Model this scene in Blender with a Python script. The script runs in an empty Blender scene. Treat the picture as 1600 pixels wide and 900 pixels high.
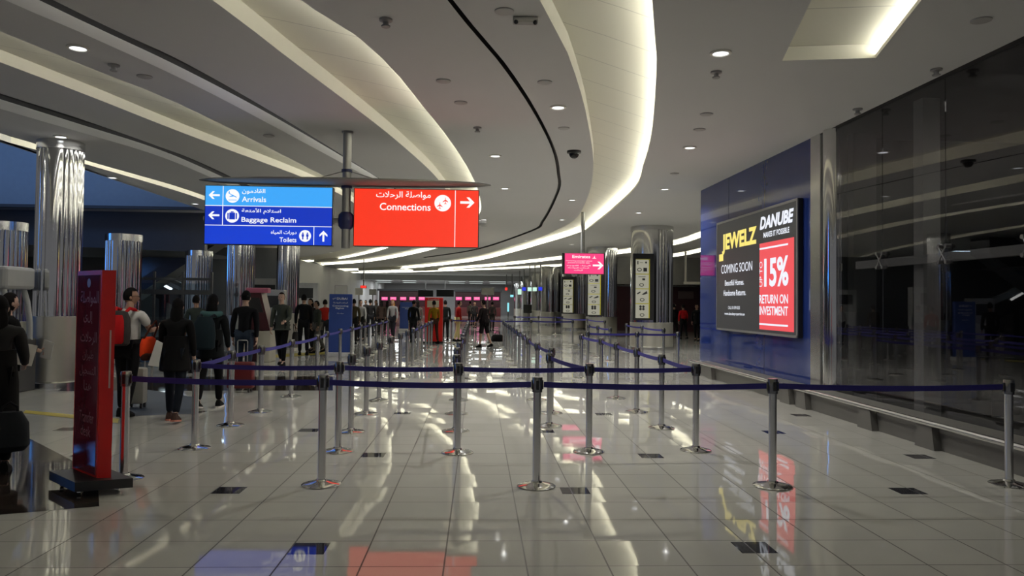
import bpy, bmesh, math, random
from mathutils import Vector, Matrix
from mathutils.geometry import tessellate_polygon
PI = math.pi
random.seed(7)
SC = bpy.context.scene
COL = SC.collection

# ------------------------------------------------------------------ camera, world, exposure
F = 1200.0
CAMZ = 1.675
YAW, PITCH, ROLL = math.atan(52 / F), math.radians(1.6), 0.0115
CX = 800.0
CY = 473.9 - F * math.tan(PITCH)          # row of the optical axis
f0 = Vector((math.sin(YAW) * math.cos(PITCH), math.cos(YAW) * math.cos(PITCH), math.sin(PITCH)))
r0 = Vector((math.cos(YAW), -math.sin(YAW), 0))
u0 = r0.cross(f0)
RV = r0 * math.cos(ROLL) + u0 * math.sin(ROLL)
UV = -r0 * math.sin(ROLL) + u0 * math.cos(ROLL)
EYE = Vector((0, 0, CAMZ))
cam = bpy.data.cameras.new('camera'); camo = bpy.data.objects.new('camera', cam); COL.objects.link(camo)
cam.sensor_width = 36; cam.lens = 36 * F / 1600;
cam.shift_y = (CY - 450) / 1600
cam.clip_start = 0.05; cam.clip_end = 400
m = Matrix.Identity(4)
for i in range(3):
    m[i][0], m[i][1], m[i][2], m[i][3] = RV[i], UV[i], -f0[i], EYE[i]
camo.matrix_world = m
SC.camera = camo
SC.view_settings.view_transform = 'Standard'; SC.view_settings.look = 'None'
SC.view_settings.gamma = 1; SC.view_settings.exposure = 0.0; SC.view_settings.use_curve_mapping = False
SC.cycles.use_denoising = True
SC.cycles.max_bounces = 8; SC.cycles.glossy_bounces = 5; SC.cycles.transparent_max_bounces = 12
SC.cycles.sample_clamp_indirect = 6.0; SC.cycles.sample_clamp_direct = 12.0
w = bpy.data.worlds.new('terminal_air'); SC.world = w; w.use_nodes = True
w.node_tree.nodes['Background'].inputs[0].default_value = (0.80, 0.80, 0.84, 1)
w.node_tree.nodes['Background'].inputs[1].default_value = 0.17
LED_POWER = 19.0
SPOT_POWER = 330.0

def area(name, loc, rot, sx, sy, power, color=(1, 1, 1)):
    d = bpy.data.lights.new(name, 'AREA'); d.shape = 'RECTANGLE'; d.size = sx; d.size_y = sy
    d.energy = power; d.color = color
    o = bpy.data.objects.new(name, d); COL.objects.link(o); o.location = loc; o.rotation_euler = rot
    return o
# blue lamps of the open atrium on the left, and the ceiling lamps of the far check-in hall
area('atrium_blue_lamp', (-15, 23.0, 7.4), (math.radians(60), 0, 0), 10, 1.0, 100, (0.16, 0.42, 1.0))
area('atrium_blue_lamp', (-20, 15.0, 4.2), (0, math.radians(-90), 0), 3.0, 3.0, 110, (0.06, 0.30, 1.0))
for yy in (86, 93, 100):
    area('hall_ceiling_lamp', (-4, yy, 4.1), (0, 0, 0), 16, 1.2, 520, (0.93, 0.97, 1.0))

# ------------------------------------------------------------------ pixel -> place
def ray(px, py):
    return f0 + RV * ((px - CX) / F) + UV * ((CY - py) / F)
def P(px, py, z=0.0):
    d = ray(px, py); return EYE + d * ((z - CAMZ) / d.z)
def PY(px, py, y):
    d = ray(px, py); return EYE + d * (y / d.y)
H = 4.65

# ------------------------------------------------------------------ materials
MATS = {}
def nd(nt, t, **kw):
    n = nt.nodes.new(t)
    for k, v in kw.items(): setattr(n, k, v)
    return n
def mat(name, col, rough=0.5, metal=0.0, emis=None, es=0.0, spec=0.5, noise=0.06, nscale=6.0):
    if name in MATS: return MATS[name]
    mm = bpy.data.materials.new(name); mm.use_nodes = True; nt = mm.node_tree
    b = nt.nodes['Principled BSDF']
    b.inputs['Roughness'].default_value = rough; b.inputs['Metallic'].default_value = metal
    b.inputs['Specular IOR Level'].default_value = spec
    if noise:
        tc = nd(nt, 'ShaderNodeTexCoord'); nz = nd(nt, 'ShaderNodeTexNoise'); nz.inputs['Scale'].default_value = nscale
        nt.links.new(tc.outputs['Object'], nz.inputs['Vector'])
        mx = nd(nt, 'ShaderNodeMixRGB'); mx.blend_type = 'MIX'
        mx.inputs[1].default_value = (*[c * (1 - noise) for c in col], 1); mx.inputs[2].default_value = (*[min(1, c * (1 + noise)) for c in col], 1)
        nt.links.new(nz.outputs['Fac'], mx.inputs[0]); nt.links.new(mx.outputs[0], b.inputs['Base Color'])
    else:
        b.inputs['Base Color'].default_value = (*col, 1)
    if emis:
        b.inputs['Emission Color'].default_value = (*emis, 1); b.inputs['Emission Strength'].default_value = es
    MATS[name] = mm; return mm
def glow(name, col, s=1.0):
    """a lit face: dark body that gives off light"""
    return mat(name, (0.02, 0.02, 0.02), 0.35, 0, col, s, noise=0)
def lin(r, g, b):
    f = lambda c: ((c / 255 + 0.055) / 1.055) ** 2.4 if c > 10 else c / 255 / 12.92
    return (f(r), f(g), f(b))

ceil_m = mat('painted_ceiling', (0.57, 0.568, 0.562), 0.75, noise=0.03, nscale=0.6)
white_m = mat('painted_plaster', (0.72, 0.70, 0.62), 0.6, noise=0.03)
dark_m = mat('black_slot', (0.012, 0.012, 0.012), 0.6)
chrome_m = mat('polished_steel', (0.66, 0.66, 0.65), 0.09, 1.0, noise=0.05)
brushed_m = mat('brushed_steel', (0.62, 0.62, 0.61), 0.20, 1.0, noise=0.06)
satin_m = mat('satin_steel_cladding', (0.66, 0.64, 0.56), 0.30, 0.85)
alu_m = mat('grey_aluminium', (0.33, 0.33, 0.32), 0.4, 0.7)
black_m = mat('black_plastic', (0.012, 0.012, 0.013), 0.4)
blackmetal_m = mat('black_powder_coat', (0.016, 0.016, 0.017), 0.45)
belt_m = mat('blue_webbing', (0.022, 0.018, 0.19), 0.75, nscale=60)
navy_m = mat('navy_enamel', (0.015, 0.02, 0.09), 0.35)
led_m = glow('cove_led', (1.0, 0.985, 0.87), LED_POWER)
lampface_m = glow('downlight_face', (0.92, 0.95, 1.0), 3.0)
signwhite_m = glow('lit_white_lettering', (1, 1, 1), 0.98)
conc_m = mat('grey_stone_curb', (0.12, 0.116, 0.105), 0.45, noise=0.1)
greywall_m = mat('grey_wall_paint', (0.22, 0.22, 0.22), 0.6)
palewall_m = mat('pale_wall_paint', (0.45, 0.45, 0.44), 0.6)
darkwall_m = mat('dark_wall_panel', (0.045, 0.045, 0.05), 0.45)
maroon_m = mat('maroon_panel', (0.05, 0.006, 0.010), 0.35)
red_m = mat('red_lacquer', (0.62, 0.012, 0.008), 0.30)
bluebanner_m = mat('blue_banner', (0.022, 0.06, 0.27), 0.5)

def floor_material():
    mm = bpy.data.materials.new('polished_stone_tiles'); mm.use_nodes = True; nt = mm.node_tree; L = nt.links.new
    b = nt.nodes['Principled BSDF']
    T = 0.525
    a = P(557, 900); c = P(750, 845)
    geo = nd(nt, 'ShaderNodeNewGeometry')
    off = nd(nt, 'ShaderNodeVectorMath', operation='SUBTRACT'); off.inputs[1].default_value = (a.x % T, c.y % T, 0); L(geo.outputs['Position'], off.inputs[0])
    sc = nd(nt, 'ShaderNodeVectorMath', operation='SCALE'); sc.inputs['Scale'].default_value = 1 / T; L(off.outputs[0], sc.inputs[0])
    fl = nd(nt, 'ShaderNodeVectorMath', operation='FLOOR'); L(sc.outputs[0], fl.inputs[0])
    fr = nd(nt, 'ShaderNodeVectorMath', operation='FRACTION'); L(sc.outputs[0], fr.inputs[0])
    sep = nd(nt, 'ShaderNodeSeparateXYZ'); L(fr.outputs[0], sep.inputs[0])
    def mth(op, x, y=None):
        n = nd(nt, 'ShaderNodeMath', operation=op)
        for i, v in enumerate((x, y)):
            if v is None: continue
            if isinstance(v, (int, float)): n.inputs[i].default_value = v
            else: L(v, n.inputs[i])
        return n.outputs[0]
    def edge(o):                       # distance to the nearest joint, 0..0.5
        return mth('SUBTRACT', 0.5, mth('ABSOLUTE', mth('SUBTRACT', o, 0.5)))
    jx = mth('LESS_THAN', edge(sep.outputs[0]), 0.010); jy = mth('LESS_THAN', edge(sep.outputs[1]), 0.008)
    joint = mth('MAXIMUM', jx, jy)
    wn = nd(nt, 'ShaderNodeTexWhiteNoise', noise_dimensions='2D'); L(fl.outputs[0], wn.inputs['Vector'])
    # dark inset squares, every sixth tile, rows staggered
    sp = nd(nt, 'ShaderNodeSeparateXYZ'); L(geo.outputs['Position'], sp.inputs[0])
    def inset(x0, y0):
        ux = mth('SUBTRACT', sp.outputs[0], x0); uy = mth('SUBTRACT', sp.outputs[1], y0)
        def near(v, per):
            q = mth('SUBTRACT', mth('FRACT', mth('ADD', mth('DIVIDE', v, per), 0.5)), 0.5)
            return mth('LESS_THAN', mth('ABSOLUTE', mth('MULTIPLY', q, per)), 0.125)
        return mth('MULTIPLY', near(ux, 3.06), near(uy, 3.2))
    i1 = P(482, 857); i2 = P(358, 766)
    ins = mth('MAXIMUM', inset(i1.x, i1.y), inset(i2.x, i2.y))
    ins = mth('MULTIPLY', ins, mth('LESS_THAN', sp.outputs[1], 13.0))
    nz = nd(nt, 'ShaderNodeTexNoise'); nz.inputs['Scale'].default_value = 3.0; nz.inputs['Detail'].default_value = 6; L(geo.outputs['Position'], nz.inputs['Vector'])
    ramp = nd(nt, 'ShaderNodeMixRGB'); ramp.inputs[1].default_value = (0.43, 0.425, 0.385, 1); ramp.inputs[2].default_value = (0.495, 0.49, 0.445, 1)
    L(mth('ADD', mth('MULTIPLY', nz.outputs['Fac'], 0.6), mth('MULTIPLY', wn.outputs['Value'], 0.4)), ramp.inputs[0])
    m1 = nd(nt, 'ShaderNodeMixRGB'); L(joint, m1.inputs[0]); L(ramp.outputs[0], m1.inputs[1]); m1.inputs[2].default_value = (0.06, 0.054, 0.045, 1)
    m2 = nd(nt, 'ShaderNodeMixRGB'); L(ins, m2.inputs[0]); L(m1.outputs[0], m2.inputs[1]); m2.inputs[2].default_value = (0.03, 0.03, 0.036, 1)
    L(m2.outputs[0], b.inputs['Base Color'])
    rg = nd(nt, 'ShaderNodeMixRGB'); L(joint, rg.inputs[0]); rg.inputs[1].default_value = (0.035, 0.035, 0.035, 1); rg.inputs[2].default_value = (0.5, 0.5, 0.5, 1)
    L(rg.outputs[0], b.inputs['Roughness'])
    b.inputs['IOR'].default_value = 1.42
    # every tile lies at a slightly different tilt
    ctr = nd(nt, 'ShaderNodeVectorMath', operation='SUBTRACT'); L(wn.outputs['Color'], ctr.inputs[0]); ctr.inputs[1].default_value = (0.5, 0.5, 0.5)
    mul = nd(nt, 'ShaderNodeVectorMath', operation='MULTIPLY'); L(ctr.outputs[0], mul.inputs[0]); mul.inputs[1].default_value = (0.020, 0.016, 0)
    add = nd(nt, 'ShaderNodeVectorMath', operation='ADD'); L(mul.outputs[0], add.inputs[0]); L(geo.outputs['Normal'], add.inputs[1])
    nn = nd(nt, 'ShaderNodeVectorMath', operation='NORMALIZE'); L(add.outputs[0], nn.inputs[0]); L(nn.outputs[0], b.inputs['Normal'])
    return mm

def glass_material(name, tint, ior, gloss=(0.9, 0.9, 0.92)):
    mm = bpy.data.materials.new(name); mm.use_nodes = True; nt = mm.node_tree; nt.nodes.clear(); L = nt.links.new
    out = nd(nt, 'ShaderNodeOutputMaterial'); mix = nd(nt, 'ShaderNodeMixShader')
    lw = nd(nt, 'ShaderNodeLayerWeight'); lw.inputs[0].default_value = 0.5
    pw = nd(nt, 'ShaderNodeMath', operation='POWER'); L(lw.outputs['Facing'], pw.inputs[0]); pw.inputs[1].default_value = 5.0
    F0 = ((ior - 1) / (ior + 1)) ** 2
    fr = nd(nt, 'ShaderNodeMath', operation='MULTIPLY_ADD'); L(pw.outputs[0], fr.inputs[0]); fr.inputs[1].default_value = 1 - F0; fr.inputs[2].default_value = F0
    tr = nd(nt, 'ShaderNodeBsdfTransparent'); tr.inputs[0].default_value = (*tint, 1)
    gl = nd(nt, 'ShaderNodeBsdfGlossy'); gl.inputs['Roughness'].default_value = 0.01; gl.inputs[0].default_value = (*gloss, 1)
    L(fr.outputs[0], mix.inputs[0]); L(tr.outputs[0], mix.inputs[1]); L(gl.outputs[0], mix.inputs[2]); L(mix.outputs[0], out.inputs[0])
    return mm
glass_m = glass_material('smoked_shopfront_glass', (0.62, 0.62, 0.63), 1.75)
clear_m = glass_material('clear_glass', (0.75, 0.84, 0.90), 1.45)

def panel_material():
    """plaster cove pans with fine board joints across the run"""
    mm = bpy.data.materials.new('cove_pan_plaster'); mm.use_nodes = True; nt = mm.node_tree; L = nt.links.new
    b = nt.nodes['Principled BSDF']; b.inputs['Roughness'].default_value = 0.65
    uv = nd(nt, 'ShaderNodeUVMap'); s = nd(nt, 'ShaderNodeSeparateXYZ'); L(uv.outputs[0], s.inputs[0])
    d = nd(nt, 'ShaderNodeMath', operation='FRACT'); L(s.outputs[1], d.inputs[0])
    lt = nd(nt, 'ShaderNodeMath', operation='LESS_THAN'); L(d.outputs[0], lt.inputs[0]); lt.inputs[1].default_value = 0.02
    mx = nd(nt, 'ShaderNodeMixRGB'); L(lt.outputs[0], mx.inputs[0]); mx.inputs[1].default_value = (0.70, 0.68, 0.58, 1); mx.inputs[2].default_value = (0.50, 0.48, 0.42, 1)
    L(mx.outputs[0], b.inputs['Base Color'])
    return mm
pan_m = panel_material()

# ------------------------------------------------------------------ mesh helpers
class MB:
    def __init__(s): s.bm = bmesh.new()
    def box(s, c, d, M=None, bevel=0.0):
        r = bmesh.ops.create_cube(s.bm, size=1.0)
        for v in r['verts']:
            v.co = Vector((v.co.x * d[0] + c[0], v.co.y * d[1] + c[1], v.co.z * d[2] + c[2]))
        if bevel:
            es = list({e for v in r['verts'] for e in v.link_edges})
            rr = bmesh.ops.bevel(s.bm, geom=es, offset=bevel, segments=2, affect='EDGES', profile=0.5)
            vs = {v for f in rr['faces'] for v in f.verts} | {v for v in r['verts'] if v.is_valid}
        else: vs = r['verts']
        if M is not None:
            for v in set(vs): v.co = M @ v.co
        return s
    def lathe(s, prof, n=32, c=(0, 0, 0), M=None, cap=True):
        rings = []
        for r, z in prof:
            ring = []
            for i in range(n):
                a = 2 * PI * i / n
                co = Vector((c[0] + r * math.cos(a), c[1] + r * math.sin(a), c[2] + z))
                ring.append(s.bm.verts.new(M @ co if M is not None else co))
            rings.append(ring)
        for a, b in zip(rings, rings[1:]):
            for i in range(n):
                s.bm.faces.new((a[i], a[(i + 1) % n], b[(i + 1) % n], b[i]))
        if cap:
            s.bm.faces.new(rings[0][::-1]); s.bm.faces.new(rings[-1])
        return s
    def tube(s, pts, r, n=12, cap=True):
        pts = [Vector(p) for p in pts]; rings = []
        rr = r if isinstance(r, (list, tuple)) else [r] * len(pts)
        up = None
        for i, p in enumerate(pts):
            t = (pts[min(i + 1, len(pts) - 1)] - pts[max(i - 1, 0)]).normalized()
            if up is None: up = Vector((0, 0, 1)) if abs(t.z) < 0.9 else Vector((0, 1, 0))
            x = t.cross(up).normalized(); y = x.cross(t).normalized(); up = y
            rings.append([s.bm.verts.new(p + x * math.cos(2 * PI * k / n) * rr[i] + y * math.sin(2 * PI * k / n) * rr[i]) for k in range(n)])
        for a, b in zip(rings, rings[1:]):
            for k in range(n): s.bm.faces.new((a[k], a[(k + 1) % n], b[(k + 1) % n], b[k]))
        if cap:
            s.bm.faces.new(rings[0][::-1]); s.bm.faces.new(rings[-1])
        return s
    def poly(s, pts):
        s.bm.faces.new([s.bm.verts.new(Vector(p)) for p in pts]); return s
    def prism(s, pts2, y0, y1, M=None):
        """outline in x,z pushed from y0 to y1"""
        T = (lambda v: M @ v) if M is not None else (lambda v: v)
        a = [s.bm.verts.new(T(Vector((x, y0, z)))) for x, z in pts2]; b = [s.bm.verts.new(T(Vector((x, y1, z)))) for x, z in pts2]
        n = len(pts2)
        s.bm.faces.new(a); s.bm.faces.new(b[::-1])
        for i in range(n): s.bm.faces.new((a[i], b[i], b[(i + 1) % n], a[(i + 1) % n]))
        return s
    def ball(s, c, r, n=16, M=None):
        if isinstance(r, (int, float)): r = (r, r, r)
        res = bmesh.ops.create_uvsphere(s.bm, u_segments=n, v_segments=max(6, n // 2), radius=1)
        for v in res['verts']:
            v.co = Vector((v.co.x * r[0] + c[0], v.co.y * r[1] + c[1], v.co.z * r[2] + c[2]))
            if M is not None: v.co = M @ v.co
        return s
    def mesh(s, name, m, smooth=False):
        bmesh.ops.recalc_face_normals(s.bm, faces=s.bm.faces)
        me = bpy.data.meshes.new(name); s.bm.to_mesh(me); s.bm.free()
        for mm in (m if isinstance(m, (list, tuple)) else [m]): me.materials.append(mm)
        if smooth:
            for p in me.polygons: p.use_smooth = True
            try: me.set_sharp_from_angle(angle=math.radians(40))
            except Exception: pass
        return me
    def obj(s, name, m, parent=None, smooth=False):
        return link(name, s.mesh(name, m, smooth), parent)
def link(name, me, parent=None):
    o = bpy.data.objects.new(name, me); COL.objects.link(o)
    if parent is not None: o.parent = parent
    return o
def tag(o, label, cat, group=None, kind=None):
    o['label'] = label; o['category'] = cat
    if group: o['group'] = group
    o['kind'] = kind or 'thing'
    return o
def thing(name, label, cat, loc=(0, 0, 0), rz=0.0, group=None):
    o = bpy.data.objects.new(name, None); COL.objects.link(o); o.empty_display_size = 0.1
    o.location = loc; o.rotation_euler = (0, 0, rz)
    return tag(o, label, cat, group)
def struct(o):
    o['kind'] = 'structure'; return o
def copy_tree(o, parent=None):
    c = o.copy(); COL.objects.link(c)
    if parent is not None: c.parent = parent
    for ch in [q for q in o.children]: copy_tree(ch, c)
    return c

# Arabic letters in their joined shapes, laid out left to right for the text object
AR = {'ا': 'FE8D FE8E', 'أ': 'FE83 FE84', 'إ': 'FE87 FE88', 'ب': 'FE8F FE90 FE91 FE92', 'ة': 'FE93 FE94', 'ت': 'FE95 FE96 FE97 FE98', 'ج': 'FE9D FE9E FE9F FEA0', 'ح': 'FEA1 FEA2 FEA3 FEA4',
      'د': 'FEA9 FEAA', 'ر': 'FEAD FEAE', 'س': 'FEB1 FEB2 FEB3 FEB4', 'ص': 'FEB9 FEBA FEBB FEBC', 'ط': 'FEC1 FEC2 FEC3 FEC4', 'ع': 'FEC9 FECA FECB FECC', 'ق': 'FED5 FED6 FED7 FED8',
      'ل': 'FEDD FEDE FEDF FEE0', 'م': 'FEE1 FEE2 FEE3 FEE4', 'ن': 'FEE5 FEE6 FEE7 FEE8', 'ه': 'FEE9 FEEA FEEB FEEC', 'و': 'FEED FEEE', 'ي': 'FEF1 FEF2 FEF3 FEF4',
      'L1': 'FEFB FEFC', 'L2': 'FEF7 FEF8', 'L3': 'FEF9 FEFA'}
def arabic(s):
    t, i = [], 0
    while i < len(s):
        if s[i] == 'ل' and i + 1 < len(s) and s[i + 1] in 'اأإ':
            t.append({'ا': 'L1', 'أ': 'L2', 'إ': 'L3'}[s[i + 1]]); i += 2
        else: t.append(s[i]); i += 1
    out = []
    for k, c in enumerate(t):
        if c not in AR: out.append(c); continue
        fm = [chr(int(x, 16)) for x in AR[c].split()]
        pj = k > 0 and t[k - 1] in AR and len(AR[t[k - 1]].split()) == 4
        nj = len(fm) == 4 and k + 1 < len(t) and t[k + 1] in AR
        out.append(fm[3] if pj and nj else fm[1] if pj else fm[2] if nj else fm[0])
    return ''.join(out[::-1])
def text_mesh(s, bold=0.0, shear=0.0):
    c = bpy.data.curves.new('lettering', 'FONT'); c.body = s; c.offset = bold; c.shear = shear; c.resolution_u = 3
    o = bpy.data.objects.new('lettering', c); COL.objects.link(o)
    dg = bpy.context.evaluated_depsgraph_get(); dg.update()
    me = bpy.data.meshes.new_from_object(o.evaluated_get(dg)); bpy.data.objects.remove(o); bpy.data.curves.remove(c)
    return me
def text(s, M, x0, z0, x1, z1, m, parent, name='lettering', bold=0.0, shear=0.0, lift=0.004, rot90=False):
    """lettering fitted to the box x0..x1, z0..z1 of the face frame M (x right, y towards the reader, z up)"""
    me = text_mesh(s, bold, shear)
    if rot90: me.transform(Matrix.Rotation(PI / 2, 4, 'Z'))
    xs = [v.co.x for v in me.vertices]; ys = [v.co.y for v in me.vertices]
    a, b, c, d = min(xs), max(xs), min(ys), max(ys)
    for v in me.vertices:
        v.co = M @ Vector((x0 + (v.co.x - a) / (b - a) * (x1 - x0), lift, z0 + (v.co.y - c) / (d - c) * (z1 - z0)))
    me.materials.clear(); me.materials.append(m)
    return link(name, me, parent)
def facing(loc, right, up=Vector((0, 0, 1))):
    """frame with x = right as read, y = out to the reader, z = up"""
    right = Vector(right).normalized(); out = up.cross(right) * -1
    out = right.cross(up)
    M = Matrix.Identity(4)
    for i in range(3): M[i][0], M[i][1], M[i][2], M[i][3] = right[i], out[i], up[i], loc[i]
    return M
def arrow_pts(cx, cz, s, ang):
    a = [(-1, .17), (.35, .17), (-.12, .72), (.28, .72), (1, 0), (.28, -.72), (-.12, -.72), (.35, -.17), (-1, -.17)]
    c, d = math.cos(ang), math.sin(ang)
    return [(cx + s * (x * c - z * d), cz + s * (x * d + z * c)) for x, z in a]
def flat(mb, pts, M, lift=0.003):
    mb.bm.faces.new([mb.bm.verts.new(M @ Vector((x, lift, z))) for x, z in pts])
def rectf(mb, x0, z0, x1, z1, M, lift=0.003): flat(mb, [(x0, z0), (x1, z0), (x1, z1), (x0, z1)], M, lift)
def disc(mb, cx, cz, r, M, lift=0.003, n=28): flat(mb, [(cx + r * math.cos(2 * PI * i / n), cz + r * math.sin(2 * PI * i / n)) for i in range(n)], M, lift)

# ------------------------------------------------------------------ floor
fm = floor_material()
mb = MB(); mb.poly([(-45, -10, 0), (40, -10, 0), (40, 112, 0), (-45, 112, 0)]); struct(mb.obj('floor', fm))
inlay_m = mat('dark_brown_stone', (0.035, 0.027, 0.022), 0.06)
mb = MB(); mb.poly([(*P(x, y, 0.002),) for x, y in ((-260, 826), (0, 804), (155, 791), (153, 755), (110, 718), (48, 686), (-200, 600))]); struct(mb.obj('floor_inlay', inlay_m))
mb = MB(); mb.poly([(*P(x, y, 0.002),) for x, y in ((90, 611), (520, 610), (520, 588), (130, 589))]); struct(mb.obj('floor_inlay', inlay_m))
carpet_m = mat('blue_grey_carpet', (0.04, 0.055, 0.08), 0.55, nscale=80)
mb = MB(); mb.poly([(*P(x, y, 0.003),) for x, y in ((150, 652), (306, 646), (302, 620), (232, 609), (120, 612))]); struct(mb.obj('floor_carpet', carpet_m))
yel_m = mat('yellow_floor_tape', (0.42, 0.33, 0.01), 0.4)
mb = MB(); mb.poly([(*P(x, y, 0.004),) for x, y in ((36, 645), (184, 661), (186, 654), (40, 641))]); struct(mb.obj('floor_tape', yel_m))
mb = MB(); mb.poly([(*P(x, y, 0.004),) for x, y in ((395, 561), (512, 553), (512, 549), (395, 556))]); struct(mb.obj('floor_tape', yel_m))

# ------------------------------------------------------------------ curved ceiling
def catmull(pts, n):
    p = [Vector((a[0], a[1])) for a in pts]; p = [p[0] * 2 - p[1]] + p + [p[-1] * 2 - p[-2]]
    dense = []
    for i in range(1, len(p) - 2):
        for k in range(16):
            t = k / 16
            a, b, c, d = p[i - 1], p[i], p[i + 1], p[i + 2]
            dense.append(0.5 * ((2 * b) + (c - a) * t + (2 * a - 5 * b + 4 * c - d) * t * t + (3 * b - a - 3 * c + d) * t ** 3))
    dense.append(p[-2])
    L = [0]
    for a, b in zip(dense, dense[1:]): L.append(L[-1] + (b - a).length)
    out, j = [], 0
    for k in range(n):
        s = L[-1] * k / (n - 1)
        while j < len(L) - 2 and L[j + 1] < s: j += 1
        t = (s - L[j]) / max(1e-9, L[j + 1] - L[j]); out.append(dense[j].lerp(dense[j + 1], min(1, max(0, t))))
    return out
def curve_px(px, near=True, n=90):
    pts = [P(x, y, H).xy for x, y in px]
    if near:
        d = (pts[1] - pts[0]).normalized()
        d = (d + Vector((0.22, 0.97))).normalized()
        k = (pts[0].y + 2.0) / d.y
        pts = [pts[0] - d * k, pts[0] - d * k * 0.5] + pts
    return catmull(pts, n)
HOLES = []
def cove(inner, outer, depth, trough=0.22, led=(0.0, 1.0), lit=True, pan=None, fascia=None, name='ceiling_cove'):
    n = len(outer); HOLES.append(list(inner) + list(outer)[::-1])
    off = []
    for i in range(n):
        t = (outer[min(i + 1, n - 1)] - outer[max(i - 1, 0)]).normalized(); nr = Vector((t.y, -t.x))
        if nr.dot(outer[i] - inner[i]) < 0: nr = -nr
        off.append(outer[i] + nr * trough)
    bm = bmesh.new(); uvl = bm.loops.layers.uv.new('UVMap')
    def strip(A, za, B, zb, mi):
        va = [bm.verts.new((p.x, p.y, za)) for p in A]; vb = [bm.verts.new((p.x, p.y, zb)) for p in B]
        L = 0
        for i in range(n - 1):
            f = bm.faces.new((va[i], va[i + 1], vb[i + 1], vb[i])); f.material_index = mi; f.smooth = True
            L2 = L + (A[i + 1] - A[i]).length
            for lp, uv in zip(f.loops, ((0, L / 1.2), (0, L2 / 1.2), (1, L2 / 1.2), (1, L / 1.2))): lp[uvl].uv = uv
            L = L2
    strip(outer, H + depth, inner, H + depth, 0)
    strip(inner, H, inner, H + depth, 1)
    if lit:
        strip(outer, H + depth, off, H + depth, 0)
        strip(outer, H, outer, H + 0.05, 1); strip(off, H, off, H + depth, 1); strip(outer, H + 0.006, off, H + 0.006, 1)
    else: strip(outer, H, outer, H + depth, 1)
    for i in (0, n - 1):
        q = off if lit else outer
        f = bm.faces.new([bm.verts.new((inner[i].x, inner[i].y, H)), bm.verts.new((q[i].x, q[i].y, H)), bm.verts.new((q[i].x, q[i].y, H + depth)), bm.verts.new((inner[i].x, inner[i].y, H + depth))]); f.material_index = 1
    me = bpy.data.meshes.new(name); bm.to_mesh(me); bm.free(); me.materials.append(pan or pan_m); me.materials.append(fascia or white_m)
    struct(link(name, me))
    if lit:
        a, b = int(led[0] * (n - 1)), int(led[1] * (n - 1)); mb = MB()
        pts = [(*(outer[i].lerp(off[i], 0.20)), H + 0.055) for i in range(a, b + 1)]
        mb.tube(pts, 0.022, 6); struct(mb.obj('cove_light_strip', led_m))
# right cove (the big bright S), then the two coves that sweep in from the far right
A = curve_px([(1019, 0), (1025, 67), (1026, 100), (1023, 160), (1017, 217), (1005, 260), (987, 300), (925, 353), (900, 366), (850, 381), (800, 395), (744, 408), (669, 417), (600, 422), (520, 424)])
B = curve_px([(843, 0), (863, 37), (887, 83), (903, 130), (915, 173), (925, 230), (927, 260), (921, 300), (903, 338), (880, 354), (845, 370), (800, 384), (744, 399), (669, 410), (600, 417), (520, 420)])
cove(B, A, 0.24)
E_ = curve_px([(1140, 352), (1092, 373), (1052, 384), (972, 397), (883, 405), (775, 416), (669, 422.5), (560, 424.6)], False)
E_i = curve_px([(1140, 342), (1092, 362), (1052, 374.5), (972, 388.5), (883, 399), (775, 411), (669, 419), (560, 422.3)], False)
cove(E_i, E_, 0.24)
F_ = curve_px([(1140, 383), (1092, 395), (1052, 402), (972, 410), (866, 417), (744, 422.5), (600, 426.5), (470, 426.5)], False)
F_i = curve_px([(1140, 375), (1092, 388), (1052, 396), (972, 405), (866, 413), (744, 419.5), (600, 424.4), (470, 425)], False)
cove(F_i, F_, 0.24)
# left cove
C_ = curve_px([(470, 0), (560, 58), (620, 115), (660, 165), (700, 215), (735, 270), (750, 310), (748, 338), (722, 368), (670, 392), (580, 409), (500, 415)])
D_ = curve_px([(332, 0), (450, 90), (550, 165), (620, 220), (680, 275), (705, 312), (708, 340), (692, 365), (658, 385), (575, 401), (490, 409)])
cove(D_, C_, 0.22)
# second left cove, with its far return
c2o = curve_px([(0, 49), (150, 110), (300, 172), (515, 280), (590, 325), (615, 350), (618, 372), (597, 391), (509, 408), (400, 412)])
c2i = curve_px([(0, 97), (150, 154), (300, 213), (480, 280), (550, 315), (572, 340), (575, 365), (556, 384), (480, 401), (380, 405)])
cove(c2i, c2o, 0.16)
# third left cove
c3o = curve_px([(0, 208), (122, 247), (320, 305), (400, 340), (438, 370), (434, 397), (380, 403)])
c3i = curve_px([(0, 219), (122, 253), (320, 313), (385, 347), (415, 372), (405, 393), (360, 399)])
cove(c3i, c3o, 0.12, 0.12)
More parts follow.
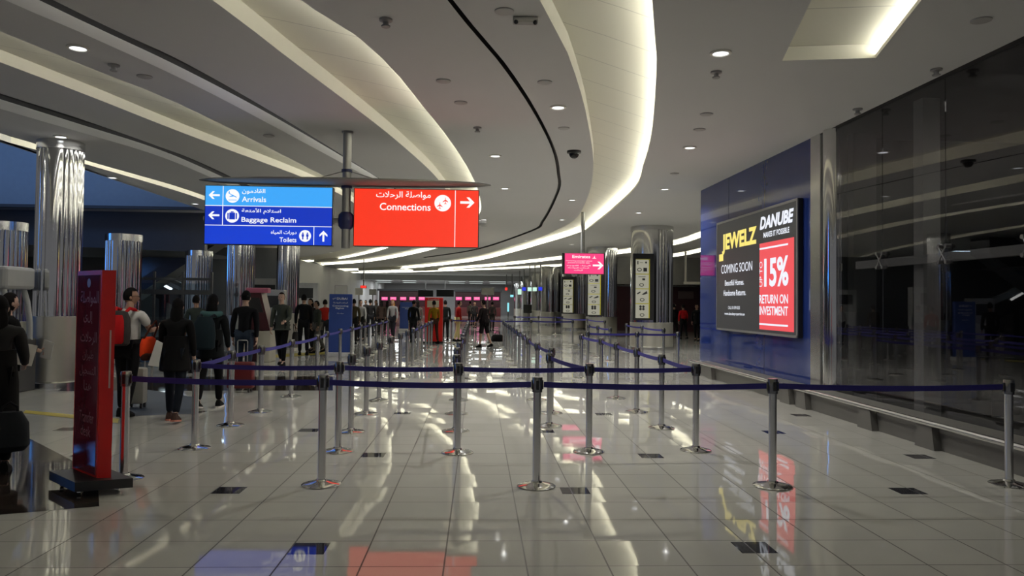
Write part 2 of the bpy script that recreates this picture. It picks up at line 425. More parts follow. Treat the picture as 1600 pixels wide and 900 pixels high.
# dark air slots
def slot(inner, mid, outer, rise):
    n = len(inner); HOLES.append(list(inner) + list(outer)[::-1])
    mb = MB()
    def strip(A, za, B, zb):
        va = [mb.bm.verts.new((p.x, p.y, za)) for p in A]; vb = [mb.bm.verts.new((p.x, p.y, zb)) for p in B]
        for i in range(n - 1): mb.bm.faces.new((va[i], va[i + 1], vb[i + 1], vb[i]))
    off = []
    for i in range(n):
        t = (outer[min(i + 1, n - 1)] - outer[max(i - 1, 0)]).normalized(); nr = Vector((t.y, -t.x))
        if nr.dot(outer[i] - inner[i]) < 0: nr = -nr
        off.append(outer[i] + nr * 0.10)
    strip(inner, H, mid, H + 0.05)
    struct(mb.obj('ceiling_slot_strip', mat('white_slot_strip', (0.85, 0.85, 0.83), 0.5, noise=0.01)))
    mb = MB(); strip(mid, H + 0.05, mid, H + rise); strip(mid, H + rise, off, H + rise); strip(off, H + rise, off, H + 0.005); strip(off, H + 0.004, outer, H + 0.004)
    struct(mb.obj('ceiling_slot', dark_m))
    mb = MB(); mb.tube([(*outer[i].lerp(off[i], 0.5), H + 0.03) for i in range(n)], 0.010, 6); struct(mb.obj('slot_light_strip', glow('slot_led', (1.0, 0.98, 0.93), 12.0)))
s1i = curve_px([(8, 0), (120, 48), (300, 131), (440, 204), (580, 280), (620, 305)]); s1o = curve_px([(83, 0), (190, 52), (300, 104), (450, 190), (595, 280), (630, 302)])
s1m = curve_px([(45, 0), (155, 52), (300, 120), (448, 198), (590, 281), (626, 304)])
slot(s1i, s1m, s1o, 0.12)
s2i = curve_px([(0, 170), (120, 205), (240, 241), (320, 273), (420, 318)]); s2o = curve_px([(0, 146), (120, 184), (240, 226), (320, 257), (435, 312)])
s2m = curve_px([(0, 160), (120, 197), (240, 234.5), (320, 267), (426, 316)])
slot(s2i, s2m, s2o, 0.12)
s3i = curve_px([(699, 0), (786, 105), (836, 180), (863, 235), (870, 270), (869, 300), (846, 345), (826, 361), (740, 389.5), (660, 402)]); s3o = curve_px([(708, 0), (794, 105), (842, 180), (868, 235), (875, 270), (873.5, 300), (850, 346), (830, 362), (744, 390.5), (664, 403)])
cove(s3i, s3o, 0.10, lit=False, pan=dark_m, fascia=dark_m, name='ceiling_slot')
# straight coffer near the right-hand shopfront
q = [P(x, y, H).xy for x, y in ((1222, 95), (1368, 91), (1440, 0), (1268, 0))]
far_l, far_r = q[0], q[1]; dr = (q[2] - q[1]).normalized(); dl = (q[3] - q[0]).normalized()
ci = [far_l + dl * t for t in (0, 3, 6, 9)]; co = [far_r + dr * t for t in (0, 3, 6, 9)]
cove(ci, co, 0.17, 0.2)

# wall line on the right: two points under the ceiling
T0, T1 = P(1600, 57, H).xy, P(1095, 298, H).xy
WD = (T0 - T1).normalized(); WN = Vector((-WD.y, WD.x))
if WN.x > 0: WN = -WN                                    # points into the hall
def W(s, z, out=0.0): p = T1 + WD * s + WN * out; return Vector((p.x, p.y, z))
def wpix(px, py):
    d = ray(px, py); n = WN.to_3d(); t = (T1.to_3d() - EYE).dot(n) / d.dot(n); p = EYE + d * t
    return ((p.xy - T1).dot(WD), p.z)
s_near = (-4.0 - T1.y) / WD.y
outer_edge = [Vector((-9.25, -4)), W(s_near, 0).xy, T1, Vector((24, T1.y)), Vector((24, 84)), Vector((-40, 84)), Vector((-40, 26)), Vector((-9.0, 26)), Vector((-9.1, 19)), Vector((-9.25, 14))]
loops = [[v.to_3d() for v in outer_edge]] + [[v.to_3d() for v in h] for h in HOLES]
tri = tessellate_polygon(loops)
flatv = [v for l in loops for v in l]
me = bpy.data.meshes.new('ceiling'); me.from_pydata([(v.x, v.y, H) for v in flatv], [], [tuple(t) for t in tri]); me.materials.append(ceil_m)
struct(link('ceiling', me))
mb = MB(); mb.box((-9.1, 11, H + 0.35), (0.12, 30, 0.7)); struct(mb.obj('ceiling_edge', ceil_m))
mb = MB(); mb.box((-8, 84.1, 4.4), (64, 0.2, 0.62)); struct(mb.obj('ceiling_bulkhead', palewall_m))
mb = MB(); mb.poly([(-40, 84, 4.2), (24, 84, 4.2), (24, 106, 4.2), (-40, 106, 4.2)]); struct(mb.obj('ceiling_far', mat('far_ceiling_tiles', (0.25, 0.25, 0.26), 0.7)))
farlamp_m = glow('fluorescent_panel', (0.86, 1.0, 0.96), 0.75)
for k, (px, wd) in enumerate(((714, 1.9), (744, 1.6), (778, 2.0), (640, 1.6), (600, 1.8))):
    for j, yy in enumerate((89, 97)):
        p = PY(px, 440, yy); mb = MB(); mb.box((p.x, yy, 4.17), (wd, 2.2, 0.05))
        o = thing('ceiling_light_panel', 'flat fluorescent panel in the low ceiling over the far check-in hall', 'ceiling light', (0, 0, 0), 0, 'fluorescent panels over the far hall')
        mb.obj('diffuser', farlamp_m, o)
        mb = MB()
        for sx in (-1, 1): mb.box((p.x + sx * (wd / 2 + .05), yy, 4.165), (0.1, 2.4, 0.07))
        for sy in (-1, 1): mb.box((p.x, yy + sy * 1.15, 4.165), (wd + .2, 0.1, 0.07))
        mb.obj('trim_frame', palewall_m, o)

# ------------------------------------------------------------------ right-hand shopfront wall
blue_m = mat('blue_glass_cladding', (0.016, 0.034, 0.165), 0.05, spec=0.7)
def wallbox(mb, s0, s1, z0, z1, o0, o1):
    c = [W(s, z, o) for z in (z0, z1) for s, o in ((s0, o0), (s1, o0), (s1, o1), (s0, o1))]
    v = [mb.bm.verts.new(p) for p in c]
    for f in ((0, 1, 2, 3), (4, 5, 6, 7), (0, 1, 5, 4), (1, 2, 6, 5), (2, 3, 7, 6), (3, 0, 4, 7)): mb.bm.faces.new([v[i] for i in f])
S_blue = wpix(1268, 400)[0]; S_ms = wpix(1283, 400)[0]; S_g0 = wpix(1307, 400)[0]
joints = [S_g0] + [wpix(x, 400)[0] for x in (1379, 1478)]
step = joints[2] - joints[1]
joints += [joints[2] + step * 1.0, joints[2] + step * 2.0, joints[2] + step * 3.0]
mb = MB(); wallbox(mb, 0, S_blue, 0, H, 0, -0.4); struct(mb.obj('wall_right', blue_m))
mb = MB()
for k in range(1, 3): wallbox(mb, S_blue * k / 3 - 0.006, S_blue * k / 3 + 0.006, 0.1, H, 0.002, -0.01)
struct(mb.obj('trim_1', dark_m))
mb = MB(); wallbox(mb, S_blue, S_ms, 0, H, 0.02, -0.3); struct(mb.obj('trim_2', brushed_m))
cp = W((S_ms + S_g0) / 2, 0, -0.12); mb = MB(); mb.lathe([(0.2, 0.31), (0.2, H - 0.01)], 40, (cp.x, cp.y, 0.0))
o = mb.obj('corner_column', chrome_m, smooth=True); tag(o, 'narrow chrome corner column between blue wall and dark shopfront glass', 'column')
for k in range(len(joints) - 1):
    mb = MB(); wallbox(mb, joints[k] + 0.008, joints[k + 1] - 0.008, 0.24, H - 0.02, 0, -0.012)
    o = struct(mb.obj('window_%d' % (k + 1), glass_m))
    mb = MB()
    for z0, z1 in ((0.2, 0.25), (H - 0.05, H)): wallbox(mb, joints[k], joints[k + 1], z0, z1, 0.01, -0.03)
    mb.obj('window_channel', dark_m, o)
# patch fittings on the glass joints
zt = wpix(1479, 397)[1]
for k in range(1, 4):
    s0 = joints[k]
    p = W(s0, zt, 0)
    o = thing('glass_fitting', ['', 'steel four-armed glass fitting on the joint nearest the blue wall', 'steel four-armed glass fitting on the middle joint of the dark shopfront', 'steel four-armed glass fitting on the joint at the right edge of the photo'][k], 'glass fitting', p, 0, 'glass fittings on the shopfront')
    fit_m = mat('dull_steel_fitting', (0.16, 0.16, 0.16), 0.4, 0.8); hub = MB(); M = facing((0, 0, 0), -WD.to_3d())
    for sx in (-1, 1):
        for sz in (-1, 1):
            hub.tube([M @ Vector((0, -0.05, 0)), M @ Vector((sx * 0.075, -0.05, sz * 0.10))], 0.011, 8)
    hub.obj('arm', fit_m, o)
    for sx in (-1, 1):
        for sz in (-1, 1):
            b = MB(); b.tube([M @ Vector((sx * 0.075, -0.06, sz * 0.10)), M @ Vector((sx * 0.075, 0.015, sz * 0.10))], 0.026, 14); b.obj('bolt', fit_m, o)
# inside of the closed shop
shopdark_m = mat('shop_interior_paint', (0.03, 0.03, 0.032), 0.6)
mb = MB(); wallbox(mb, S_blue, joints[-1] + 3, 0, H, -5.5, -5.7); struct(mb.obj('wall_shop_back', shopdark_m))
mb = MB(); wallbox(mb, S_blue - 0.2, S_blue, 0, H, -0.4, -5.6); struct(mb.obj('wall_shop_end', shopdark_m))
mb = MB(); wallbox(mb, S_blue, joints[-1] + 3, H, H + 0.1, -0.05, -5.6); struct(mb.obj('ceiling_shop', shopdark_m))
def wdeep(px, out):
    d = ray(px, 480); n = WN.to_3d(); t = ((T1.to_3d() + n * out) - EYE).dot(n) / d.dot(n); p = EYE + d * t
    return (p.xy - T1).dot(WD)
s0 = wdeep(1428, -0.35); s1 = wdeep(1443, -0.35)
inner_m = mat('pale_shop_frame', (0.62, 0.62, 0.58), 0.6)
mb = MB(); wallbox(mb, s0, s1, 0.0, H - 0.01, -0.35, -0.60)
tag(mb.obj('shop_column', inner_m), 'pale square column inside the dark shop behind the glass', 'column')
s0 = wpix(1300, 400)[0]
mb = MB(); wallbox(mb, s0 + 0.35, joints[-1], zt - 0.07, zt + 0.05, -0.22, -0.32)
tag(mb.obj('shop_rail', inner_m), 'pale horizontal rail inside shopfront glass level with the steel fittings', 'rail')
mb = MB(); sq = max(S_blue + 0.05, wdeep(1300, -0.9)); wallbox(mb, sq, sq + 0.45, 0, H - 0.01, -0.5, -0.9); tag(mb.obj('shop_column', mat('grey_shop_frame', (0.16, 0.16, 0.16), 0.6)), 'grey column inside the shop next to the chrome corner column', 'column')
area('shop_fill_light', W(joints[2] + 0.6, 4.4, -0.9), (0, 0, 0), 1.6, 0.5, 5, (1, 0.95, 0.85))  # unseen lamp added to brighten the column and rail behind the glass
bluescreen_m = glow('blue_screen', (0.10, 0.16, 0.95), 0.9)
for px, py, lab in ((1408, 566, 'small blue lit screen inside the shop left of the pale column'), (1556, 566, 'small blue lit screen inside the shop right of the pale column')):
    d = ray(px, py); n = WN.to_3d(); t = ((T1.to_3d() - n * 2.5) - EYE).dot(n) / d.dot(n); p = EYE + d * t
    o = thing('till_screen', lab, 'screen', (p.x, p.y, 0), 0, 'till screens in the shop'); M = facing((0, 0, p.z), (0.8, 0.6, 0))
    mb = MB(); mb.box((0, 0, 0), (0.17, 0.03, 0.13), M); mb.obj('bezel', black_m, o)
    mb = MB(); rectf(mb, -0.075, -0.055, 0.075, 0.055, M, 0.017); mb.obj('screen', bluescreen_m, o)
    mb = MB(); mb.lathe([(0.02, 0.9), (0.02, p.z - 0.06)], 10); mb.obj('stand', black_m, o)
    mb = MB(); mb.box((0, 0, 0.45), (0.5, 0.5, 0.9), None, 0.01); mb.obj('counter', shopdark_m, o)
# curb and bumper rail
cb0, cb1 = P(1567, 735, 0).xy, P(1095, 586, 0).xy
cd = (cb0 - cb1).normalized(); ca = cb1 - cd * 0.6; cz = cb0 + cd * 5.0
mb = MB()
def wl(p):  # foot of p on the glass line
    return T1 + WD * ((p - T1).dot(WD)) + WN * 0.004
a0, a1 = wl(ca), wl(cz)
sec = [(ca, 0), (ca, 0.26), (a0, 0.30), (a0, 0)]; sec2 = [(cz, 0), (cz, 0.26), (a1, 0.30), (a1, 0)]
va = [mb.bm.verts.new((p.x, p.y, z)) for p, z in sec]; vb = [mb.bm.verts.new((p.x, p.y, z)) for p, z in sec2]
mb.bm.faces.new(va); mb.bm.faces.new(vb[::-1])
for i in range(4): mb.bm.faces.new((va[i], va[(i + 1) % 4], vb[(i + 1) % 4], vb[i]))
tag(mb.obj('stone_curb', conc_m), 'low dark stone curb along the foot of the shopfront wall', 'curb')
o = thing('bumper_rail', 'grey steel trolley bumper rail on blocks along the stone curb', 'rail', (cb1.x, cb1.y, 0))
cn = Vector((-cd.y, cd.x)); cn = cn if cn.x < 0 else -cn
p0 = (ca - cb1) + cn * 0.10; p1 = (cz - cb1) + cn * 0.10
mb = MB(); mb.tube([(p0.x, p0.y, 0.31), (p1.x, p1.y, 0.31)], 0.035, 14); mb.obj('rail', brushed_m, o, True)
Lr = (cz - ca).length
for px, py in ((1110, 592), (1250, 630), (1275, 638), (1366, 670), (1462, 700), (1640, 760)):
    g = P(px, py, 0).xy; t = (g - cb1).dot(cd); c = cd * t + cn * 0.05
    mb = MB(); Mx = Matrix.Translation((c.x, c.y, 0)) @ Matrix.Rotation(math.atan2(cd.y, cd.x), 4, 'Z')
    mb.prism([(-0.20, 0), (0.20, 0), (0.14, 0.29), (-0.14, 0.29)], -0.045, 0.045, Mx); mb.obj('block', conc_m, o)

# ------------------------------------------------------------------ advertising screen on the blue wall
sA, zA = wpix(1126, 515); sB, zB = wpix(1255, 310)
M = facing(W(sA, 0, 0), WD.to_3d())          # x to the reader's right = towards the camera
if (M.to_3x3() @ Vector((0, 1, 0))).xy.dot(WN) < 0: M = facing(W(sA, 0, 0), -WD.to_3d())
wS = sB - sA; OUT = 0.10
zb0 = min(wpix(1126, 515)[1], wpix(1255, 527)[1]); zt0 = (wpix(1126, 348)[1] + wpix(1255, 311)[1]) / 2
adv = thing('advertising_screen', 'large lit advertising screen with yellow and red lettering on blue wall', 'screen', (0, 0, 0))
mb = MB(); mb.box((wS / 2, OUT / 2, (zb0 + zt0) / 2), (wS, OUT, zt0 - zb0), M, 0.01); mb.obj('housing', mat('dark_screen_frame', (0.03, 0.03, 0.03), 0.3, 0.5), adv)
fr = MB(); g = 0.045
for c, d in (((wS / 2, OUT, zb0 + g / 2), (wS, 0.02, g)), ((wS / 2, OUT, zt0 - g / 2), (wS, 0.02, g)), ((g / 2, OUT, (zb0 + zt0) / 2), (g, 0.02, zt0 - zb0)), ((wS - g / 2, OUT, (zb0 + zt0) / 2), (g, 0.02, zt0 - zb0))): fr.box(c, d, M)
fr.obj('frame', alu_m, adv)
u = lambda a: a * wS
def ux(px): return (wpix(px, 430)[0] - sA)
v = lambda b: zb0 + b * (zt0 - zb0)
mb = MB(); rectf(mb, g, zb0 + g, wS - g, zt0 - g, M, OUT + 0.002); mb.obj('display', glow('screen_black', lin(34, 36, 38), 1.0), adv)
mb = MB(); rectf(mb, ux(1194.5), v(.04), ux(1249.5), v(.725), M, OUT + 0.004); mb.obj('red_panel', glow('screen_red', lin(238, 76, 84), 1.0), adv)
yel_e = glow('screen_yellow', lin(252, 232, 120), 1.0); wh_e = glow('screen_white', lin(240, 244, 255), 1.0)
lf = OUT + 0.007
text('JEWELZ', M, ux(1135), v(.69), ux(1190), v(.877), yel_e, adv, bold=0.045, lift=lf)
mb = MB(); rectf(mb, ux(1130.5), v(.635), ux(1137), v(.70), M, lf); mb.obj('letter_tail', yel_e, adv)
text('DANUBE', M, ux(1195), v(.834), ux(1249), v(.937), wh_e, adv, bold=0.045, shear=0.22, lift=lf)
text('MAKES IT POSSIBLE', M, ux(1201), v(.765), ux(1242), v(.808), wh_e, adv, bold=0.02, lift=lf)
text('COMING SOON', M, ux(1134), v(.518), ux(1183), v(.597), wh_e, adv, lift=lf)
text('Beautiful Homes.', M, u(.135), v(.405), u(.405), v(.455), wh_e, adv, bold=0.01, lift=lf)
text('Handsome Returns.', M, u(.115), v(.315), u(.43), v(.365), wh_e, adv, bold=0.01, lift=lf)
text('CALL 04 399 8333', M, u(.185), v(.195), u(.35), v(.222), wh_e, adv, lift=lf)
text('www.danubeproperties.ae', M, u(.13), v(.135), u(.415), v(.168), wh_e, adv, bold=0.01, lift=lf)
for b in (.675, .075):
    mb = MB(); rectf(mb, u(.60), v(b), u(.91), v(b + .014), M, lf); mb.obj('white_bar', wh_e, adv)
text('15%', M, u(.655), v(.375), u(.915), v(.60), wh_e, adv, bold=0.03, lift=lf)
text('UP TO', M, u(.60), v(.38), u(.635), v(.58), wh_e, adv, lift=lf, rot90=True)
text('RETURN ON', M, u(.60), v(.245), u(.91), v(.315), wh_e, adv, bold=0.02, lift=lf)
text('INVESTMENT', M, u(.60), v(.155), u(.91), v(.225), wh_e, adv, bold=0.02, lift=lf)

# ------------------------------------------------------------------ columns
def column(label, x, y, R, h, band, turn=0.0, group=None, plain=100, flute=80, reps=2, nf=9):
    o = thing('column', label, 'column', (x, y, 0), turn, group)
    def ringed(segs, z0, z1):
        mb = MB(); n = len(segs); a = [mb.bm.verts.new((r * math.cos(t), r * math.sin(t), z0)) for t, r in segs]; b = [mb.bm.verts.new((r * math.cos(t), r * math.sin(t), z1)) for t, r in segs]
        for i in range(n): mb.bm.faces.new((a[i], a[(i + 1) % n], b[(i + 1) % n], b[i]))
        return mb
    segs = []
    for q in range(reps):                             # plain drum faces alternating with fluted ones
        t0 = math.radians(q * (plain + flute)); np_ = max(6, plain // 4)
        for k in range(np_): segs.append((t0 + k / np_ * math.radians(plain), R))
        t1 = t0 + math.radians(plain)
        for k in range(nf):
            for j in range(8):
                segs.append((t1 + (k + j / 8) / nf * math.radians(flute), R - 0.05 * R * math.sin(PI * j / 8) - 0.005))
    ringed(segs, band, h - 0.16).obj('fluted_shaft', chrome_m, o, True)
    mb = MB(); mb.lathe([(R + 0.01, 0.12), (R + 0.01, band)], 48, cap=False); mb.lathe([(R + 0.01, band), (R - 0.05, band + 0.01)], 48, cap=False); mb.obj('lower_cladding', satin_m, o, True)
    mb = MB(); mb.lathe([(R + 0.05, 0), (R + 0.05, 0.10), (R + 0.012, 0.125)], 48); mb.obj('plinth', brushed_m, o, True)
    mb = MB(); mb.lathe([(R + 0.008, h - 0.17), (R + 0.008, h - 0.002)], 48); mb.obj('collar', brushed_m, o, True)
    return o
pL = P(85, 604, 0)
column('front left fluted chrome column behind the red kiosk', pL.x, pL.y, 0.40, H, 1.33, math.radians(-92), None, 30, 90, 3, 8)
for px, y, h, lab in ((375, 24.4, H, 'slim chrome column behind the person in a black sweater'), (449, 29.5, H, 'slim chrome column behind the woman in the grey cardigan'),
                      (2, 15.5, 3.15, 'chrome column at the left edge of the photo under the dark soffit'), (191, 19.6, 3.28, 'chrome column with blue glow behind the red kiosk top'), (309, 25.7, 3.28, 'chrome column beside the foot of the lit escalator')):
    p = PY(px, 480, y); column(lab, p.x, p.y, 0.42, h, 1.2, math.radians(-100), None, 30, 90, 3, 8)
rcols = []
ords = ['nearest of the big chrome columns on the right, with a framed picture board', 'second big chrome column on the right, partly behind the pink sign', 'third big chrome column on the right, left of the pink sign', 'fourth big chrome column back along the right side', 'fifth big chrome column back along the right side', 'sixth big chrome column back along the right side', 'farthest big chrome column on the right']
for k, (px, y) in enumerate(((1018, 29.0), (940, 40.0), (897, 51.0), (860, 61.5), (842, 72), (825, 83), (813, 94))):
    p = PY(px, 480, y); rcols.append(p); column(ords[k], p.x, p.y, 0.80, H if y < 84 else 4.2, 1.02, math.radians(-186) - p.x / p.y + 0.22, 'big columns along the right side')

# picture boards on the first three big columns
board_face = glow('board_face', lin(150, 148, 132), 1.0); picto_m = mat('black_print', (0.02, 0.02, 0.02), 0.6); yellow_edge = mat('yellow_board_edge', (0.45, 0.42, 0.02), 0.5)
for k, (x0, x1, y0, y1) in enumerate(((989, 1022, 396, 500), (915, 945, 420, 494), (877, 901, 432, 490))):
    c = rcols[k]; yb = c.y - 0.92
    a, b = PY(x0, (y0 + y1) / 2, yb), PY(x1, (y0 + y1) / 2, yb); zt_, zb_ = PY(x0, y0, yb).z, PY(x0, y1, yb).z
    wd, ht = b.x - a.x, zt_ - zb_
    o = thing('picture_board', ['tall black framed board of black pictograms on the nearest big column', 'tall black framed pictogram board on the second big column, under the pink sign', 'tall black framed pictogram board on the third big column, left of the pink sign'][k], 'information board', (a.x, yb, zb_), 0, 'pictogram boards on the columns')
    M = facing((0, 0, 0), (1, 0, 0))
    mb = MB(); mb.box((wd / 2, -0.035, ht / 2), (wd, 0.11, ht), M, 0.015); mb.obj('frame', black_m, o)
    fx0, fx1, fz0, fz1 = wd * .12, wd * .74, ht * .03, ht * .92
    mb = MB(); rectf(mb, fx0, fz0, fx1 + wd * .05, fz1, M, 0.022); mb.obj('yellow_edge', yellow_edge, o)
    for r in range(4):
        z0 = fz0 + (fz1 - fz0) * (3 - r) / 4; z1 = z0 + (fz1 - fz0) / 4 - 0.03
        mb = MB(); rectf(mb, fx0, z0, fx1, z1, M, 0.026); po = mb.obj('panel', board_face, o)
        mb = MB(); cw = (fx1 - fx0); mid = (fx0 + fx1) / 2; hh = z1 - z0
        def ring(cx, cz, rx, rz):
            n = 14
            for i in range(n):
                t0, t1 = 2 * PI * i / n, 2 * PI * (i + 1) / n
                flat(mb, [(cx + rx * math.cos(t0), cz + rz * math.sin(t0)), (cx + rx * math.cos(t1), cz + rz * math.sin(t1)), (cx + rx * .68 * math.cos(t1), cz + rz * .62 * math.sin(t1)), (cx + rx * .68 * math.cos(t0), cz + rz * .62 * math.sin(t0))], M, 0.03)
        if r == 0:
            rectf(mb, fx0 + cw * .12, z0 + hh * .66, fx0 + cw * .2, z0 + hh * .9, M, 0.03); disc(mb, fx1 - cw * .22, z0 + hh * .8, cw * .08, M, 0.03, 10)
            rectf(mb, fx0 + cw * .3, z0 + hh * .76, fx0 + cw * .55, z0 + hh * .79, M, 0.03)
            ring(fx0 + cw * .28, z0 + hh * .28, cw * .18, hh * .13); rectf(mb, fx1 - cw * .42, z0 + hh * .15, fx1 - cw * .14, z0 + hh * .42, M, 0.03)
        elif r == 1:
            rectf(mb, fx0 + cw * .2, z0 + hh * .82, fx0 + cw * .75, z0 + hh * .85, M, 0.03); rectf(mb, mid, z0 + hh * .58, mid + cw * .22, z0 + hh * .72, M, 0.03); ring(mid - cw * .05, z0 + hh * .25, cw * .18, hh * .12)
        elif r == 2:
            flat(mb, [(fx0 + cw * .1, z0 + hh * .7), (fx0 + cw * .35, z0 + hh * .85), (fx0 + cw * .38, z0 + hh * .75), (fx0 + cw * .15, z0 + hh * .63)], M, 0.03)
            flat(mb, [(fx0 + cw * .45, z0 + hh * .62), (fx0 + cw * .85, z0 + hh * .88), (fx0 + cw * .9, z0 + hh * .7), (fx0 + cw * .6, z0 + hh * .6)], M, 0.03); ring(mid, z0 + hh * .25, cw * .18, hh * .12)
        else:
            for ax in (-.12, .1):
                for az in (.82, .64): disc(mb, mid + cw * ax, z0 + hh * az, cw * .1, M, 0.03, 8)
            ring(mid, z0 + hh * .22, cw * .18, hh * .12)
        mb.obj('pictogram', picto_m, po)

# ------------------------------------------------------------------ hanging direction sign
Ys = 13.5
pole = PY(541, 330, Ys)
sg = thing('hanging_direction_sign', 'hanging sign with a blue panel left of the pole and red panel right', 'sign', (pole.x, Ys, 0))
def lx(px, py): return PY(px, py, Ys).x - pole.x
def lz(px, py): return PY(px, py, Ys).z
M0 = facing((0, 0, 0), (1, 0, 0))
mb = MB(); mb.lathe([(0.075, lz(541, 388)), (0.075, H)], 24); mb.lathe([(0.10, H - 0.03), (0.10, H)], 24); mb.obj('pole', alu_m, sg, True)
mb = MB()
for py in (266, 291):
    mb = MB(); mb.lathe([(0.095, lz(541, py) - 0.04), (0.095, lz(541, py) + 0.01)], 24); mb.obj('collar', navy_m, sg, True)
zc = lz(541, 345)
mb = MB(); mb.lathe([(0.085, zc - 0.15), (0.13, zc - 0.10), (0.14, zc), (0.13, zc + 0.10), (0.085, zc + 0.15)], 24); mb.obj('clamp', navy_m, sg, True)
# thin wing over both panels
mb = MB(); xl, xr = lx(312, 286), lx(767, 291); zw = lz(540, 287)
n = 24; rows = []
for i in range(n + 1):
    t = i / n; x = xl + (xr - xl) * t; e = math.sqrt(max(0.0, 1 - (2 * t - 1) ** 2))
    hw = 0.04 + 0.36 * e; hh = 0.012 + 0.05 * e
    rows.append([mb.bm.verts.new((x, hw * math.cos(a), zw + hh * math.sin(a) + 0.02)) for a in [2 * PI * k / 16 for k in range(16)]])
for a, b in zip(rows, rows[1:]):
    for k in range(16): mb.bm.faces.new((a[k], a[(k + 1) % 16], b[(k + 1) % 16], b[k]))
mb.bm.faces.new(rows[0]); mb.bm.faces.new(rows[-1][::-1])
mb.obj('wing', mat('matte_grey_wing', (0.23, 0.23, 0.22), 0.65, 0.1), sg, True)
mb = MB(); mb.tube([(lx(318, 345), 0.02, zc), (lx(752, 345), 0.02, zc)], 0.045, 16); mb.tube([(lx(752, 347), 0.02, zc), (lx(760, 347), 0.02, zc)], 0.06, 16); mb.obj('arm', alu_m, sg, True)
mb = MB()
for a, b in ((455, 270), (520, 262)):
    pass
for sx in (-1, 1): mb.tube([(0, 0, lz(541, 266)), (sx * 0.55, 0, zw + 0.07)], 0.008, 6)
mb.obj('stay_wire', alu_m, sg)
def signbox(x0, x1, y0, y1, bands, label):
    a, b = lx(x0, (y0 + y1) / 2), lx(x1, (y0 + y1) / 2); zt_, zb_ = lz((x0 + x1) / 2, y0), lz((x0 + x1) / 2, y1)
    mb = MB(); mb.box(((a + b) / 2, 0.02, (zt_ + zb_) / 2), (b - a, 0.16, zt_ - zb_), None, 0.01); bx = mb.obj('sign_box', black_m, sg); bx['label'] = label
    M = facing((a, -0.0605, zb_), (1, 0, 0)); wd, ht = b - a, zt_ - zb_
    for (b0, b1, m) in bands:
        mb = MB(); rectf(mb, 0.015, ht * b0 + 0.012 * (b0 == 0), wd - 0.015, ht * b1 - 0.012 * (b1 == 1), M, 0.002); mb.obj('sign_face', m, bx)
    return bx, M, wd, ht
zb_ = lz(420, 384); zt_ = lz(420, 293)
sky_e = glow('sign_light_blue', lin(62, 168, 250), 1.0); roy_e = glow('sign_royal_blue', lin(10, 52, 190), 1.0); roy2_e = glow('sign_royal_blue_lower', lin(10, 60, 208), 1.0)
bx, M, wd, ht = signbox(321, 521, 291.5, 383.5, ((0, .325, roy2_e), (.325, .655, roy_e), (.655, 1, sky_e)), 'blue backlit panel with three rows of directions')
mb = MB()
for z in (.325, .655): rectf(mb, 0.015, ht * z - 0.006, wd - 0.015, ht * z + 0.006, M, 0.005)
rectf(mb, wd * .143 - 0.006, ht * .33, wd * .143 + 0.006, ht * .985, M, 0.005); rectf(mb, wd * .855 - 0.006, ht * .015, wd * .855 + 0.006, ht * .325, M, 0.005)
mb.obj('dividing_line', signwhite_m, bx)
for cx, cz, an in ((.075, .83, PI), (.075, .49, PI), (.93, .165, PI / 2)):
    mb = MB(); flat(mb, arrow_pts(wd * cx, ht * cz, 0.095, an), M, 0.006); mb.obj('arrow', signwhite_m, bx)
def plane_pts(cx, cz, s, ang):
    a = [(1, 0), (.9, .07), (.35, .09), (-.25, .8), (-.42, .8), (-.1, .09), (-.62, .08), (-.85, .34), (-.97, .34), (-.85, 0), (-.97, -.34), (-.85, -.34), (-.62, -.08), (-.1, -.09), (-.42, -.8), (-.25, -.8), (.35, -.09), (.9, -.07)]
    c, d = math.cos(ang), math.sin(ang); return [(cx + s * (x * c - z * d), cz + s * (x * d + z * c)) for x, z in a]
def side_plane(cx, cz, s, ang):
    a = [(1, 0), (.8, .12), (-.7, .14), (-.95, .5), (-1.08, .5), (-.95, 0), (-.1, -.02), (-.55, -.55), (-.38, -.55), (.35, -.06), (.8, -.08)]
    c, d = math.cos(ang), math.sin(ang); return [(cx + s * (x * c - z * d), cz + s * (x * d + z * c)) for x, z in a]
for cx, cz, m2, k in ((.217, .82, sky_e, 0), (.217, .485, roy_e, 1), (.787, .165, roy_e, 2)):
    r = ht * (.115 if k < 2 else .1)
    mb = MB(); disc(mb, wd * cx, ht * cz, r, M, 0.005); ic = mb.obj('symbol', signwhite_m, bx)
    mb = MB()
    if k == 0:
        flat(mb, side_plane(wd * cx, ht * cz + 0.01, r * .7, -0.45), M, 0.007); rectf(mb, wd * cx - r * .6, ht * cz - r * .62, wd * cx + r * .6, ht * cz - r * .54, M, 0.007)
    elif k == 1:
        rectf(mb, wd * cx - r * .42, ht * cz - r * .52, wd * cx + r * .42, ht * cz + r * .48, M, 0.007)
        for sx in (-1, 1): rectf(mb, wd * cx + sx * r * .6 - r * .1, ht * cz - r * .45, wd * cx + sx * r * .6 + r * .1, ht * cz + r * .42, M, 0.007)
        rectf(mb, wd * cx - r * .2, ht * cz + r * .5, wd * cx + r * .2, ht * cz + r * .66, M, 0.007)
    else:
        for sx in (-1, 1):
            disc(mb, wd * cx + sx * r * .38, ht * cz + r * .45, r * .13, M, 0.007, 12)
            rectf(mb, wd * cx + sx * r * .38 - r * .2, ht * cz - r * .12, wd * cx + sx * r * .38 + r * .2, ht * cz + r * .3, M, 0.007); rectf(mb, wd * cx + sx * r * .38 - r * .11, ht * cz - r * .6, wd * cx + sx * r * .38 + r * .11, ht * cz - r * .1, M, 0.007)
    mb.obj('pictogram', m2, ic)
def sgn(s, a, b, c, d, bold=0.012): text(s, M, wd * a, ht * b, wd * c, ht * d, signwhite_m, bx, bold=bold, lift=0.006)
